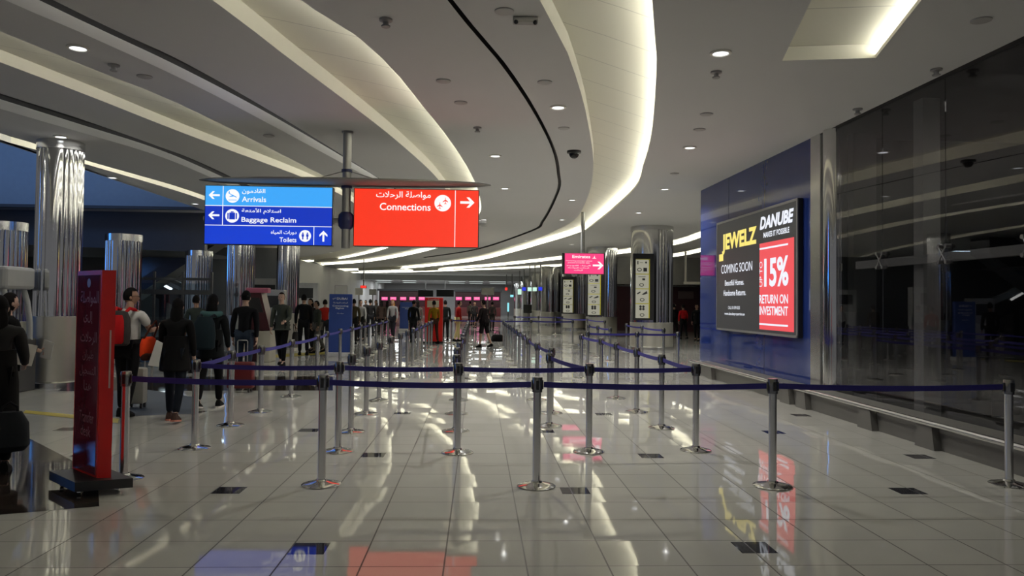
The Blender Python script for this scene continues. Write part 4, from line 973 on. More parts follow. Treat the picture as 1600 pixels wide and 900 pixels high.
# ------------------------------------------------------------------ belt barrier posts
POST_H = 1.0
def post_meshes():
    mb = MB(); mb.lathe([(0.175, 0), (0.178, 0.008), (0.17, 0.014), (0.12, 0.026), (0.055, 0.040), (0.046, 0.055)], 40); base = mb.mesh('base', chrome_m, True)
    mb = MB(); mb.lathe([(0.037, 0.04), (0.037, 0.86)], 24); pole_ = mb.mesh('pole', brushed_m, True)
    mb = MB(); mb.lathe([(0.0375, 0.86), (0.047, 0.862), (0.047, POST_H - 0.006), (0.043, POST_H), (0.01, POST_H)], 24); head = mb.mesh('head', mat('head_steel', (0.22, 0.22, 0.22), 0.22, 0.95), True)
    mb = MB()
    for k in range(4):
        a = k * PI / 2; Mx = Matrix.Rotation(a, 4, 'Z'); mb.box((0.047, 0, 0.93), (0.016, 0.03, 0.085), Mx, 0.003)
    clip = mb.mesh('belt_clip', black_m)
    return base, pole_, head, clip
PM = post_meshes()
proto = None
BELTS = {}
def post(x, y, label, group):
    global proto
    if proto is None:
        o = thing('barrier_post', label, 'barrier post', (x, y, 0), 0, group)
        for nm, me in zip(('base', 'pole', 'head', 'belt_clip'), PM): link(nm, me, o)
        proto = o; return o
    o = proto.copy(); COL.objects.link(o); o.location = (x, y, 0); o['label'] = label; o['group'] = group
    for ch in proto.children:
        if ch.name.startswith('belt') and not ch.name.startswith('belt_clip'): continue
        c = ch.copy(); COL.objects.link(c); c.parent = o
    return o
def belt(o, tx, ty):
    dx, dy = tx - o.location.x, ty - o.location.y; L = math.hypot(dx, dy); key = round(L, 1)
    if key not in BELTS:
        n = 10; mb = MB(); rows = []
        for i in range(n + 1):
            t = i / n; sag = 0.018 * key / 2 * 4 * t * (1 - t)
            xx = (0.058 + (key - 0.116) * t) / key
            z = 0.957 - sag
            rows.append([mb.bm.verts.new((xx, s * 0.0015, zz)) for s, zz in ((-1, z - .052), (1, z - .052), (1, z), (-1, z))])
        for a, b in zip(rows, rows[1:]):
            for k in range(4): mb.bm.faces.new((a[k], a[(k + 1) % 4], b[(k + 1) % 4], b[k]))
        mb.bm.faces.new(rows[0]); mb.bm.faces.new(rows[-1][::-1]); BELTS[key] = mb.mesh('belt', belt_m)
    c = link('belt', BELTS[key], o); c.rotation_euler = (0, 0, math.atan2(dy, dx)); c.scale = (L, 1, 1); return c
PERSON_FEET = []
front = []
fl = [(193, 748.5, 'front belt post at the far left, just behind the red kiosk base'), (502, 757.5, 'front belt post second from the left, leaning before the blue banner stand'), (838, 760, 'front belt post in the middle of the nearest row'), (1207, 760, 'front belt post below the advertising screen'), (1577, 757.5, 'front belt post at the far right of the nearest row')]
for px, py, lab in fl:
    p = P(px, py, 0); front.append(post(p.x, p.y, lab, 'belt posts in the nearest row'))
for a, b in zip(front, front[1:]): belt(a, b.location.x, b.location.y)
LANES = [('leftmost', -3.38, 12), ('second', -1.68, 13), ('centre', -0.32, 13), ('fourth', 1.02, 13), ('fifth', 2.44, 9)]
r2 = {0: (303.5, 701), 1: (528, 705.5), 2: (714.6, 707.5), 3: (920, 706), 4: (1087, 704)}
l2 = {'leftmost': 'second-row belt post at the head of the left diagonal belt, beside the woman in black', 'second': 'second-row belt post between the blue banner stand and the nearest row', 'centre': 'second-row belt post at the head of the centre file of posts', 'fourth': 'second-row belt post below the pink sign', 'fifth': 'second-row belt post at the right end by the stone curb'}
seen = {0: [(360, 665), (406.7, 644), (454.7, 620), (494.7, 600)], 1: [(548, 675), (572, 647), (592, 626), (609.5, 606)], 2: [(712, 674), (713, 647), (717, 625.5), (723, 606)], 3: [(858, 666), (861, 646), (839, 625), (825, 606)], 4: [(1033.5, 669), (994.6, 644), (963, 623), (939, 606), (908, 591)]}
second = []
words_ = ('second', 'third', 'fourth', 'fifth', 'sixth', 'seventh')
fn = {'leftmost': 'left diagonal file beside the walkers', 'second': 'file below the near blue banner stand', 'centre': 'centre file of posts', 'fourth': 'file right of the centre file', 'fifth': 'long curving file towards the pink sign'}
for li, (nm, X, cnt) in enumerate(LANES):
    p = P(*r2[li], 0); prev = post(p.x, p.y, l2[nm], 'belt posts in the second row'); second.append(prev)
    y = 0
    for k in range(cnt):
        if k < len(seen[li]): p = P(*seen[li][k], 0); x, y = p.x, p.y
        else: y += 1.72; x = X - 0.004 * (y - 15)
        if y > (18.3 if li == 4 else 30.4): break
        lab = 'chrome belt post, %s back in the %s' % (words_[k], fn[nm]) if k < 6 else 'chrome belt post far back in the %s' % fn[nm]
        o = post(x, y, lab, ('far belt posts in the ' if k >= 6 else 'belt posts in the ') + fn[nm])
        if nm not in ('second',): belt(prev, o.location.x, o.location.y)
        elif k > 6: belt(prev, o.location.x, o.location.y)
        prev = o
for a, b in zip(second, second[1:]): belt(a, b.location.x, b.location.y)
# cross belts and the short files farther back on the right
def run(pts, labf, group):
    pr = None
    for k, (x, y) in enumerate(pts):
        o = post(x, y, labf(k), group)
        if pr: belt(pr, x, y)
        pr = o
    return pr
def top(px, py, zt=POST_H): p = P(px, py, zt); return (p.x, p.y)
nth = lambda k: ('first', 'second', 'third', 'fourth', 'fifth', 'sixth')[k]
run([(2.75, 19.2), (4.0, 19.2), (5.05, 19.25)], lambda k: 'belt post %s from the left in the cross belt before the nearest big column' % nth(k), 'cross belt before the big column')
run([(5.45, 22.4), (5.35, 24.9), (5.3, 27.3)], lambda k: 'belt post %s back in the short file before the nearest big column' % nth(k), 'short file before the big column')
run([(3.9, 22.6), (3.8, 24.3), (3.75, 26.0)], lambda k: 'belt post %s back in the short file below the pink sign' % nth(k), 'short file below the pink sign')
run([(-1.1, 32.0), (0.45, 32.0), (2.2, 32.0), (3.95, 32.0)], lambda k: 'belt post %s from the left in the far cross belt' % nth(k), 'far cross belt')
run([top(868, 494), (5.2, 36.5), top(945, 500)], lambda k: 'belt post %s from the left in the farthest belt on the right' % nth(k), 'farthest belts on the right')
run([(2.0, 42.0), (3.3, 42.0), (4.6, 42.0)], lambda k: 'belt post %s from the left in the thin belt before the far columns' % nth(k), 'thin belt before the far columns')
for k, (x, y) in enumerate([(-4.7, 27.5), (-4.4, 30.2), (-2.95, 33), (-2.6, 34.5), (-2.2, 36.8)]):
    post(x, y, 'chrome belt post standing around the far red totem and banner', 'belt posts by the red totem')

# ------------------------------------------------------------------ people
skin_t = {'tan': mat('skin_tan', (0.30, 0.17, 0.11), 0.55), 'fair': mat('skin_fair', (0.45, 0.29, 0.22), 0.55), 'brown': mat('skin_brown', (0.16, 0.085, 0.055), 0.55)}
eye_m = mat('dark_eye', (0.02, 0.015, 0.012), 0.2)
lip_m = mat('lip', (0.28, 0.10, 0.09), 0.5)
CL = {}
def cloth(c): 
    k = 'cloth_%d_%d_%d' % c
    return mat(k, lin(*c), 0.9, spec=0.2, noise=0.12, nscale=18)
def skin_mesh(chains, sub=2):
    """chains: list of [(co, radius), ...]; chains that start at a co already used are joined there"""
    bm = bmesh.new(); idx = {}; rad = []; edges = []
    vs = []
    for ch in chains:
        prev = None
        for co, r in ch:
            key = tuple(round(c, 4) for c in co)
            if key not in idx: idx[key] = len(vs); vs.append(Vector(co)); rad.append(r)
            if prev is not None and prev != idx[key]: edges.append((prev, idx[key]))
            prev = idx[key]
    bm.free()
    me = bpy.data.meshes.new('skin'); me.from_pydata(vs, edges, [])
    o = bpy.data.objects.new('skin', me); COL.objects.link(o)
    md = o.modifiers.new('skin', 'SKIN'); md.use_smooth_shade = True; md.branch_smoothing = 0.6
    for v, r in zip(me.skin_vertices[0].data, rad):
        v.radius = (r, r) if isinstance(r, (int, float)) else r
    me.skin_vertices[0].data[0].use_root = True
    if sub:
        sd = o.modifiers.new('sub', 'SUBSURF'); sd.levels = sub; sd.render_levels = sub
    dg = bpy.context.evaluated_depsgraph_get(); dg.update()
    out = bpy.data.meshes.new_from_object(o.evaluated_get(dg))
    bpy.data.objects.remove(o); bpy.data.meshes.remove(me)
    return out
def head_points(bm, c, k, Rm, grow=1.0, seg=20, keep=None, shift=Vector((0, 0, 0))):
    r = bmesh.ops.create_uvsphere(bm, u_segments=seg, v_segments=14, radius=1)
    kill = []
    for v in r['verts']:
        x, y, z = v.co
        if keep is not None and not keep(x, y, z): kill.append(v)
        jaw = 1.0 - 0.26 * max(0, -z) ** 1.3
        p = Vector((x * 0.075 * jaw * grow, y * 0.095 * (1 - 0.10 * max(0, -z)) * grow, z * 0.118 * grow))
        if y > 0 and grow == 1.0:
            p.y -= 0.006 * math.exp(-((z - .12) / .14) ** 2) * (1 if 0.15 < abs(x) < 0.6 else 0)      # eye sockets
            p.y += 0.022 * math.exp(-((z + .16) / .16) ** 2) * math.exp(-(x / .16) ** 2)                # nose
            p.y += 0.006 * math.exp(-((z + .50) / .09) ** 2) * math.exp(-(x / .3) ** 2)                 # mouth
            p.y += 0.010 * math.exp(-((z + .82) / .14) ** 2) * math.exp(-(x / .35) ** 2)                # chin
        v.co = c + Rm @ ((p + shift) * k)
    if kill: bmesh.ops.delete(bm, geom=kill, context='VERTS')
    return r
def person(label, x, y, h=1.72, rot=0.0, top=(20, 20, 20), bottom=(25, 27, 35), shoes=(15, 15, 15), hair='short', hairc=(14, 10, 8), skin='tan', stride=0.0, arms=((0.05, 0.15), (0.05, 0.15)),
           sleeves='long', outfit='trousers', coat=0.0, coatc=None, lean=0.03, look=0.0, knee=0.12, group=None, hood=None, glasses=False, soles=None):
    k = h / 1.75
    o = thing('person', label, 'person', (x, y, 0), rot, group)
    pel = Vector((0, 0, .96))
    def up(z, fwd=0.0, x_=0.0): return Vector((x_, lean * (z - .96) * 1.6 + fwd, z))
    wa, ch, uc, nk = up(1.12), up(1.30), up(1.42), up(1.475)
    legs = []
    for sgn, a in ((-1, stride), (1, -stride)):
        kb = knee + (0.55 * abs(stride) if a < 0 else 0.0)
        hip = Vector((sgn * .09, 0, .93)); kn = hip + .44 * Vector((sgn * .02, math.sin(a), -math.cos(a))); b = a - kb
        an = kn + .42 * Vector((0, math.sin(b), -math.cos(b))); legs.append([hip, kn, an, b])
    low = min(l[2].z for l in legs); dz = 0.085 - low
    sh = Vector((0, 0, dz))
    armp = []
    for sgn, (sw, bd) in ((-1, arms[0]), (1, arms[1])):
        s0 = up(1.415, 0, sgn * .175); el = s0 + .29 * Vector((sgn * .16, math.sin(sw), -math.cos(sw) * .98)); f2 = sw + bd
        wr = el + .25 * Vector((-sgn * .10 * min(1, bd), math.sin(f2), -math.cos(f2))); armp.append((s0, el, wr, f2, sgn))
    T = lambda v: (v + sh) * k
    # bare body: one continuous skin
    R = lambda r: r * k
    chains = [[(T(pel), R(.105)), (T(wa), R(.10)), (T(ch), R(.115)), (T(uc), R(.075)), (T(nk), R(.055)), (T(up(1.555, .008)), R(.052)), (T(up(1.60, .012)), R(.05))]]
    for hip, kn, an, b in legs:
        toe = an + Vector((0, .12, -.045)); chains.append([(T(pel), R(.105)), (T(hip), R(.085)), (T(hip.lerp(kn, .5)), R(.072)), (T(kn), R(.054)), (T(kn.lerp(an, .35)), R(.052)), (T(an), R(.036)), (T(toe), R(.034))])
    for s0, el, wr, f2, sgn in armp:
        chains.append([(T(uc), R(.075)), (T(s0), R(.056)), (T(s0.lerp(el, .5)), R(.047)), (T(el), R(.039)), (T(el.lerp(wr, .4)), R(.038)), (T(wr), R(.026)), (T(wr + .045 * Vector((0, math.sin(f2), -math.cos(f2)))), R(.03))])
    body = skin_mesh(chains, 1)
    bm = bmesh.new(); bm.from_mesh(body); bpy.data.meshes.remove(body)
    # hands: five bent fingers each, rooted in the palm
    for s0, el, wr, f2, sgn in armp:
        dr_ = Vector((0, math.sin(f2), -math.cos(f2))); pa = wr + .05 * dr_; fw = Vector((0, math.cos(f2), math.sin(f2))); sd_ = Vector((1, 0, 0))
        curl = -sgn
        for j, (off, L) in enumerate(((-.026, .062), (-.009, .072), (.009, .068), (.025, .054))):
            p0 = pa + fw * off + dr_ * .018; p1 = p0 + dr_ * L * .5 + sd_ * curl * .006; p2 = p1 + dr_ * L * .32 + sd_ * curl * .018; p3 = p2 + dr_ * L * .15 + sd_ * curl * .022
            MBt = MB(); MBt.bm.free(); MBt.bm = bm; MBt.tube([T(p) for p in (p0, p1, p2, p3)], [R(.0095), R(.009), R(.008), R(.006)], 6)
        p0 = pa + fw * .028 - dr_ * .012; MBt = MB(); MBt.bm.free(); MBt.bm = bm
        MBt.tube([T(p) for p in (p0, p0 + fw * .022 + dr_ * .022, p0 + fw * .026 + dr_ * .048 + sd_ * curl * .01)], [R(.011), R(.0105), R(.008)], 6)
    hc = T(up(1.645, .025)); Rm = Matrix.Rotation(look, 3, 'Z') @ Matrix.Rotation(-lean, 3, 'X')
    head_points(bm, hc, k, Rm)
    for sx in (-1, 1):
        r = bmesh.ops.create_uvsphere(bm, u_segments=8, v_segments=6, radius=1)
        for v in r['verts']: v.co = hc + Rm @ (Vector((sx * .075 + v.co.x * .010, -.005 + v.co.y * .018, -.01 + v.co.z * .03)) * k)
    for p in bm.faces: p.smooth = True; p.material_index = 0
    nf = len(bm.faces)
    bm.faces.ensure_lookup_table()
    for sx in (-1, 1):
        r = bmesh.ops.create_uvsphere(bm, u_segments=8, v_segments=6, radius=1)
        for v in r['verts']: v.co = hc + Rm @ (Vector((sx * .030 + v.co.x * .011, .084 + v.co.y * .006, .014 + v.co.z * .006)) * k)
        for v in r['verts']:
            for f in v.link_faces: f.material_index = 1
    r = bmesh.ops.create_uvsphere(bm, u_segments=10, v_segments=6, radius=1)
    for v in r['verts']:
        v.co = hc + Rm @ (Vector((v.co.x * .022, .091 + v.co.y * .007, -.059 + v.co.z * .006)) * k)
        for f in v.link_faces: f.material_index = 2
    me = bpy.data.meshes.new('body'); bm.to_mesh(me); bm.free()
    for mm in (skin_t[skin], eye_m, lip_m): me.materials.append(mm)
    link('body', me, o)
    # clothing follows the same joints
    cm = cloth(top)
    tc = [[(T(pel + Vector((0, 0, -.04))), R(.142)), (T(wa), R(.132)), (T(ch), R(.148)), (T(uc), R(.100)), (T(up(1.505)), R(.068))]]
    for s0, el, wr, f2, sgn in armp:
        c = [(T(uc), R(.100)), (T(s0), R(.080))]
        if sleeves == 'long': c += [(T(s0.lerp(el, .5)), R(.064)), (T(el), R(.055)), (T(el.lerp(wr, .93)), R(.042))]
        else: c += [(T(s0.lerp(el, .72)), R(.068))]
        tc.append(c)
    me = skin_mesh(tc, 1); me.materials.append(cm); link('shirt' if sleeves == 'short' else 'jacket' if coat else 'top', me, o)
    bmx = cloth(bottom)
    if outfit in ('trousers', 'shorts'):
        e = 0.96 if outfit == 'trousers' else 0.0
        bc = []
        for hip, kn, an, b in legs:
            c = [(T(pel + Vector((0, 0, -.02))), R(.135)), (T(hip), R(.105)), (T(hip.lerp(kn, .5)), R(.088))]
            if outfit == 'trousers': c += [(T(kn), R(.068)), (T(kn.lerp(an, .5)), R(.062)), (T(kn.lerp(an, .95)), R(.052))]
            else: c += [(T(hip.lerp(kn, 1.0)), R(.092))]
            bc.append(c)
        me = skin_mesh(bc, 1); me.materials.append(bmx); link(outfit, me, o)
    if coat:
        mb = MB(); zs = [1.20, 1.0, .85, 1.05 - coat]
        prof = []
        n = 20; rows = []
        for z, rx, ry in ((1.22, .165, .135), (1.02, .18, .155), (.90, .195, .17), (1.02 - coat, .215, .20), (1.0 - coat, .20, .185)):
            c = T(Vector((0, lean * (z - .96), z))); rows.append([mb.bm.verts.new((c.x + rx * k * math.cos(2 * PI * q / n), c.y + ry * k * math.sin(2 * PI * q / n), c.z)) for q in range(n)])
        for a, b in zip(rows, rows[1:]):
            for q in range(n): mb.bm.faces.new((a[q], a[(q + 1) % n], b[(q + 1) % n], b[q]))
        mb.bm.faces.new(rows[0]); mb.bm.faces.new(rows[-1])
        mb.obj('coat_skirt', cloth(coatc or top), o, True)
    # shoes
    for q, (hip, kn, an, b) in enumerate(legs):
        tilt = -0.75 * max(0, -b - .25) if b < -.25 else 0.25 * max(0, b - .2)
        Mx = Matrix.Translation(T(an)) @ Matrix.Rotation(tilt, 4, 'X') @ Matrix.Scale(k, 4)
        mb = MB(); rows = []
        for yy, wdt, z1 in ((-.075, .020, .00), (-.06, .038, .03), (0, .042, .045), (.06, .044, .0), (.13, .045, -.025), (.17, .036, -.04), (.19, .015, -.055)):
            rows.append([mb.bm.verts.new(Mx @ Vector((sx * wdt, yy, z))) for sx, z in ((-1, -.062), (1, -.062), (1, (z1 - .062) / 2), (.6, z1), (-.6, z1), (-1, (z1 - .062) / 2))])
        for a, b_ in zip(rows, rows[1:]):
            for j in range(6): mb.bm.faces.new((a[j], a[(j + 1) % 6], b_[(j + 1) % 6], b_[j]))
        mb.bm.faces.new(rows[0]); mb.bm.faces.new(rows[-1][::-1]); so = mb.obj('shoe', cloth(shoes), o, True)
        mb = MB(); rows = []
        for yy, wdt in ((-.085, .022), (-.06, .042), (.06, .048), (.14, .049), (.18, .036), (.20, .016)):
            rows.append([mb.bm.verts.new(Mx @ Vector((sx * wdt, yy, z))) for sx, z in ((-1, -.085), (1, -.085), (1, -.062), (-1, -.062))])
        for a, b_ in zip(rows, rows[1:]):
            for j in range(4): mb.bm.faces.new((a[j], a[(j + 1) % 4], b_[(j + 1) % 4], b_[j]))
        mb.bm.faces.new(rows[0]); mb.bm.faces.new(rows[-1][::-1]); mb.obj('sole', cloth(soles or shoes), so)
    # hair
    hm = cloth(hairc)
    bm = bmesh.new()
    if hair in ('short', 'long', 'bun', 'hood', 'cap'):
        keep = (lambda X, Y, Z: (Y < .35 + .0 * Z and Z > -.55) or Z > .52) if hair != 'long' else (lambda X, Y, Z: Y < .38 or Z > .5)
        head_points(bm, hc, k, Rm, 1.10, 22, keep, Vector((0, -.004, .006)))
        if hair == 'long':
            r = bmesh.ops.create_uvsphere(bm, u_segments=14, v_segments=10, radius=1)
            for v in r['verts']: v.co = hc + Rm @ (Vector((v.co.x * .088, -.055 + v.co.y * .06, -.13 + v.co.z * .19)) * k)
        if hair == 'bun':
            r = bmesh.ops.create_uvsphere(bm, u_segments=10, v_segments=8, radius=1)
            for v in r['verts']: v.co = hc + Rm @ (Vector((v.co.x * .045, -.09 + v.co.y * .045, .05 + v.co.z * .045)) * k)
        me = bpy.data.meshes.new('hair'); bm.to_mesh(me)
        me.materials.append(hm)
        for p in me.polygons: p.use_smooth = True
        link('hair', me, o)
    bm.free()
    if hair == 'cap':
        mb = MB(); bm2 = mb.bm
        head_points(bm2, hc, k, Rm, 1.17, 22, lambda X, Y, Z: Z > .15, Vector((0, 0, .004)))
        c0 = hc + Rm @ (Vector((0, -.13, .03)) * k); mb.box(c0, (.13 * k, .10 * k, .015 * k)); mb.obj('cap', cloth(hairc), o, True)
    if hood:
        mb = MB(); c0 = T(up(1.47, -.07)); pts = [c0 + Vector((.135 * k * math.cos(t), .07 * k * math.sin(t) + .05 * k, .02 * k * math.sin(t))) for t in [PI + PI * q / 10 for q in range(11)]]
        mb.tube(pts, [R(.045) + R(.012) * math.sin(PI * q / 10) for q in range(11)], 12); mb.obj('hood', cloth(hood), o, True)
    if glasses:
        mb = MB()
        for sx in (-1, 1): mb.tube([hc + Rm @ (Vector((sx * .03 + .022 * math.cos(t), .098, .012 + .017 * math.sin(t))) * k) for t in [2 * PI * q / 12 for q in range(13)]], R(.003), 5); mb.tube([hc + Rm @ (Vector((sx * .052, .098, .016)) * k), hc + Rm @ (Vector((sx * .08, 0, .012)) * k)], R(.003), 5)
        mb.obj('glasses', black_m, o)
    o['shoulder'] = 0
    o.pop('shoulder', None) if hasattr(o, 'pop') else None
    return o
def at(px, Y): p = PY(px, 480, Y); return p.x, p.y
def hang(o, x, y, z, rot=0.0):
    """put a carried thing at x,y,z of the carrier's own frame"""
    pass
def local(o, v): return Matrix.Translation(o.location) @ Matrix.Rotation(o.rotation_euler.z, 4, 'Z') @ Vector(v)

# the near walkers on the left
x, y = at(201, 11.2)
man = person('person in a white t-shirt with a red backpack, head turned to the right', x, y, 1.80, -0.12, (190, 190, 188), (16, 16, 18), (18, 18, 18), 'short', (12, 10, 9), 'tan', 0.12, ((0.1, 0.2), (0.55, 1.15)), 'short', look=-1.05, glasses=True)
rr = man.rotation_euler.z
bp = thing('backpack', 'red backpack with dark side panels on the person in the white t-shirt', 'backpack', local(man, (0, -0.235, 1.02)), rr)
def lofted(rows, M=None, n=16, pw=2.6):
    mb = MB(); rs = []
    for z, rx, ry, oy in rows:
        r = []
        for q in range(n):
            t = 2 * PI * q / n; c, s = math.cos(t), math.sin(t)
            r.append(mb.bm.verts.new((rx * math.copysign(abs(c) ** (2 / pw), c), oy + ry * math.copysign(abs(s) ** (2 / pw), s), z)))
        rs.append(r)
    for a, b in zip(rs, rs[1:]):
        for q in range(n): mb.bm.faces.new((a[q], a[(q + 1) % n], b[(q + 1) % n], b[q]))
    mb.bm.faces.new(rs[0][::-1]); mb.bm.faces.new(rs[-1]); return mb
bagred = cloth((176, 22, 26)); baggrey = cloth((62, 58, 56))
lofted([(0, .12, .06, 0), (.03, .155, .085, 0), (.2, .165, .10, 0), (.38, .15, .085, .01), (.47, .11, .05, .02), (.49, .06, .03, .02)]).obj('body', baggrey, bp, True)
lofted([(.03, .10, .05, -.085), (.06, .125, .06, -.085), (.22, .13, .065, -.085), (.36, .115, .055, -.07), (.43, .08, .03, -.05)]).obj('front_pocket', bagred, bp, True)
for sx in (-1, 1):
    mb = MB(); mb.tube([(sx * .07, .03, .46), (sx * .10, .10, .52), (sx * .105, .22, .50), (sx * .11, .34, .40)], [.022, .026, .026, .022], 8); mb.obj('strap', bagred, bp, True)
# pale trolley case beside him
def suitcase(label, x, y, rz, c, h=0.55, w_=0.38, handle=0.45):
    o = thing('suitcase', label, 'suitcase', (x, y, 0), rz); cm = mat('case_%d_%d_%d' % c, lin(*c), 0.35)
    mb = MB(); mb.box((0, 0, .07 + h / 2), (w_, .22, h), None, .035); mb.obj('shell', cm, o, True)
    for sx in (-1, 1):
        for sy in (-1, 1):
            mb = MB(); mb.tube([(sx * w_ * .36 - .012, sy * .08, .035), (sx * w_ * .36 + .012, sy * .08, .035)], .034, 12); mb.box((sx * w_ * .36, sy * .08, .065), (.03, .04, .03)); mb.obj('wheel', black_m, o, True)
    mb = MB()
    mb.tube([(-.09, .06, .06 + h), (-.09, .06, .06 + h + handle), (-.07, .06, .08 + h + handle), (.07, .06, .08 + h + handle), (.09, .06, .06 + h + handle), (.09, .06, .06 + h)], .011, 8); mb.obj('pull_handle', alu_m, o, True)
    return o
x, y = at(217, 12.1); suitcase('pale grey trolley case behind the far left front belt post', x, y, 0.1, (150, 148, 140), 0.55, 0.26, 0.40)
x, y = at(276, 10.8)
wom = person('person in a long black top walking away, carrying an orange bag', x, y, 1.67, 0.06, (10, 10, 11), (19, 24, 32), (70, 52, 46), 'long', (7, 6, 6), 'fair', 0.20, ((0.25, 0.75), (0.1, 0.3)), coat=0.28, soles=(196, 130, 110))
ob = thing('shoulder_bag', 'orange and brown shoulder bag on the hip of the person in black', 'bag', local(wom, (-0.36, 0.0, 0.86)), wom.rotation_euler.z - 0.2)
lofted([(0, .05, .12, 0), (.05, .065, .17, 0), (.2, .06, .17, 0), (.27, .045, .14, 0), (.30, .02, .08, 0)]).obj('body', cloth((215, 62, 22)), ob, True)
mb = MB(); mb.tube([(0, -.12, .27), (.07, -.09, .42), (.10, 0, .52), (.07, .09, .42), (0, .12, .27)], .012, 8); mb.obj('strap', cloth((70, 30, 18)), ob, True)
mb = MB(); mb.box((0.03, -.02, .03), (.10, .30, .10), None, .03); mb.obj('bottom_panel', cloth((58, 30, 20)), ob)
pp = thing('document_folder', 'white folder held upright against the side of the person in black', 'folder', local(wom, (-0.22, -0.16, 0.78)), wom.rotation_euler.z)
mb = MB(); mb.prism([(-.08, 0), (.05, -.02), (.10, .30), (.02, .34)], -.012, .012); mb.obj('sheet', mat('white_paper', (0.62, 0.61, 0.58), 0.6), pp)
x, y = at(331, 12.1)
wc = person('person in a dark teal hooded coat walking away beside the person in black', x, y, 1.74, 0.04, (13, 17, 19), (10, 10, 11), (14, 14, 14), 'long', (8, 7, 7), 'fair', -0.22, ((0.1, 0.4), (0.15, 0.35)), coat=0.22, hood=(62, 92, 92), soles=(205, 200, 192))
b2 = thing('backpack', 'dark slate backpack on the person in the teal hooded coat', 'backpack', local(wc, (-0.02, -0.29, 0.92)), wc.rotation_euler.z)
lofted([(0, .12, .05, 0), (.03, .16, .08, 0), (.22, .17, .095, 0), (.40, .15, .08, .01), (.50, .10, .05, .02)]).obj('body', cloth((24, 36, 42)), b2, True)
for sx in (-1, 1):
    mb = MB(); mb.tube([(sx * .07, .04, .48), (sx * .10, .14, .52), (sx * .11, .30, .48)], .022, 8); mb.obj('strap', cloth((18, 26, 30)), b2, True)
x, y = at(307, 18); person('person in a grey-green top between the two walkers, far behind them', x, y, 1.74, 0.5, (52, 60, 56), (30, 30, 34), hair='short', look=-0.6)
x, y = at(383, 15)
mc = person('person in a black sweater, jeans and dark cap walking away pulling luggage', x, y, 1.82, 0.02, (15, 16, 20), (36, 46, 60), (60, 60, 62), 'cap', (13, 13, 15), 'fair', 0.12, ((-0.05, 0.12), (-0.1, 0.1)), soles=(140, 138, 130))
sx_, sy_ = local(mc, (0.16, -0.75, 0)).xy; suitcase('dark red trolley case pulled by the person in the black sweater', sx_, sy_, 0.0, (92, 18, 20), 0.48, 0.46, 0.38)
x, y = at(441, 20.0)
pg = person('person in a grey cardigan and black leggings walking towards the camera', x, y, 1.86, PI - 0.1, (58, 62, 56), (12, 12, 13), hair='bun', hairc=(22, 15, 11), skin='fair', stride=0.22, arms=((0.3, 1.0), (0.1, 0.2)), coat=0.14)
hb = thing('handbag', 'black handbag on the arm of the person in the grey cardigan', 'bag', local(pg, (-0.36, 0.02, 0.62)), pg.rotation_euler.z)
lofted([(0, .05, .13, 0), (.04, .06, .15, 0), (.2, .05, .14, 0), (.26, .03, .10, 0)]).obj('body', cloth((14, 12, 12)), hb, True)
mb = MB(); mb.tube([(0, -.09, .24), (.03, -.06, .40), (.05, 0, .46), (.03, .06, .40), (0, .09, .24)], .010, 8); mb.obj('strap', cloth((14, 12, 12)), hb, True)
# two dark figures cut by the left edge of the photo
x, y = at(-2, 7.6)
d1 = person('person in a grey top and long black skirt cut off by the left photo edge', x, y, 1.66, 0.4, (40, 39, 39), (9, 9, 9), hair='long', hairc=(10, 8, 8), skin='fair', arms=((0.2, 0.9), (0.3, 0.9)), coat=0.80, coatc=(9, 9, 9))
lb = thing('shoulder_bag', 'large dark slate bag hanging low beside the long black skirt', 'bag', local(d1, (0.16, -0.36, 0.26)), 0.3)
lofted([(0, .13, .08, 0), (.05, .17, .12, 0), (.25, .16, .11, 0), (.36, .10, .06, 0)]).obj('body', cloth((34, 37, 40)), lb, True)
mb = MB(); mb.tube([(-.07, 0, .33), (-.06, .02, .40), (0, .03, .44), (.06, .02, .40), (.07, 0, .33)], .012, 8); mb.obj('strap', cloth((20, 20, 22)), lb, True)
x, y = at(8, 9.6)
d2 = person('person in black holding a white paper, behind the long black skirt', x, y, 1.70, -0.6, (14, 13, 13), (14, 14, 16), hair='long', hairc=(16, 12, 11), skin='fair', arms=((0.1, 0.8), (0.2, 1.0)))
for o_, v_, lab in ((d2, (0.22, 0.33, 1.04), 'white paper held by the person in black at the left edge'), (d1, (0.16, 0.42, 1.10), 'white paper held by the person in the grey top at the left edge')):
    pp = thing('paper_sheet', lab, 'paper', local(o_, (v_[0], v_[1] + 0.05, v_[2])), o_.rotation_euler.z + 0.3); mb = MB(); mb.prism([(-.09, -.10), (.07, -.13), (.12, .08), (-.03, .12)], -.004, .004); mb.obj('sheet', mat('white_paper', (0.62, 0.61, 0.58), 0.6), pp)

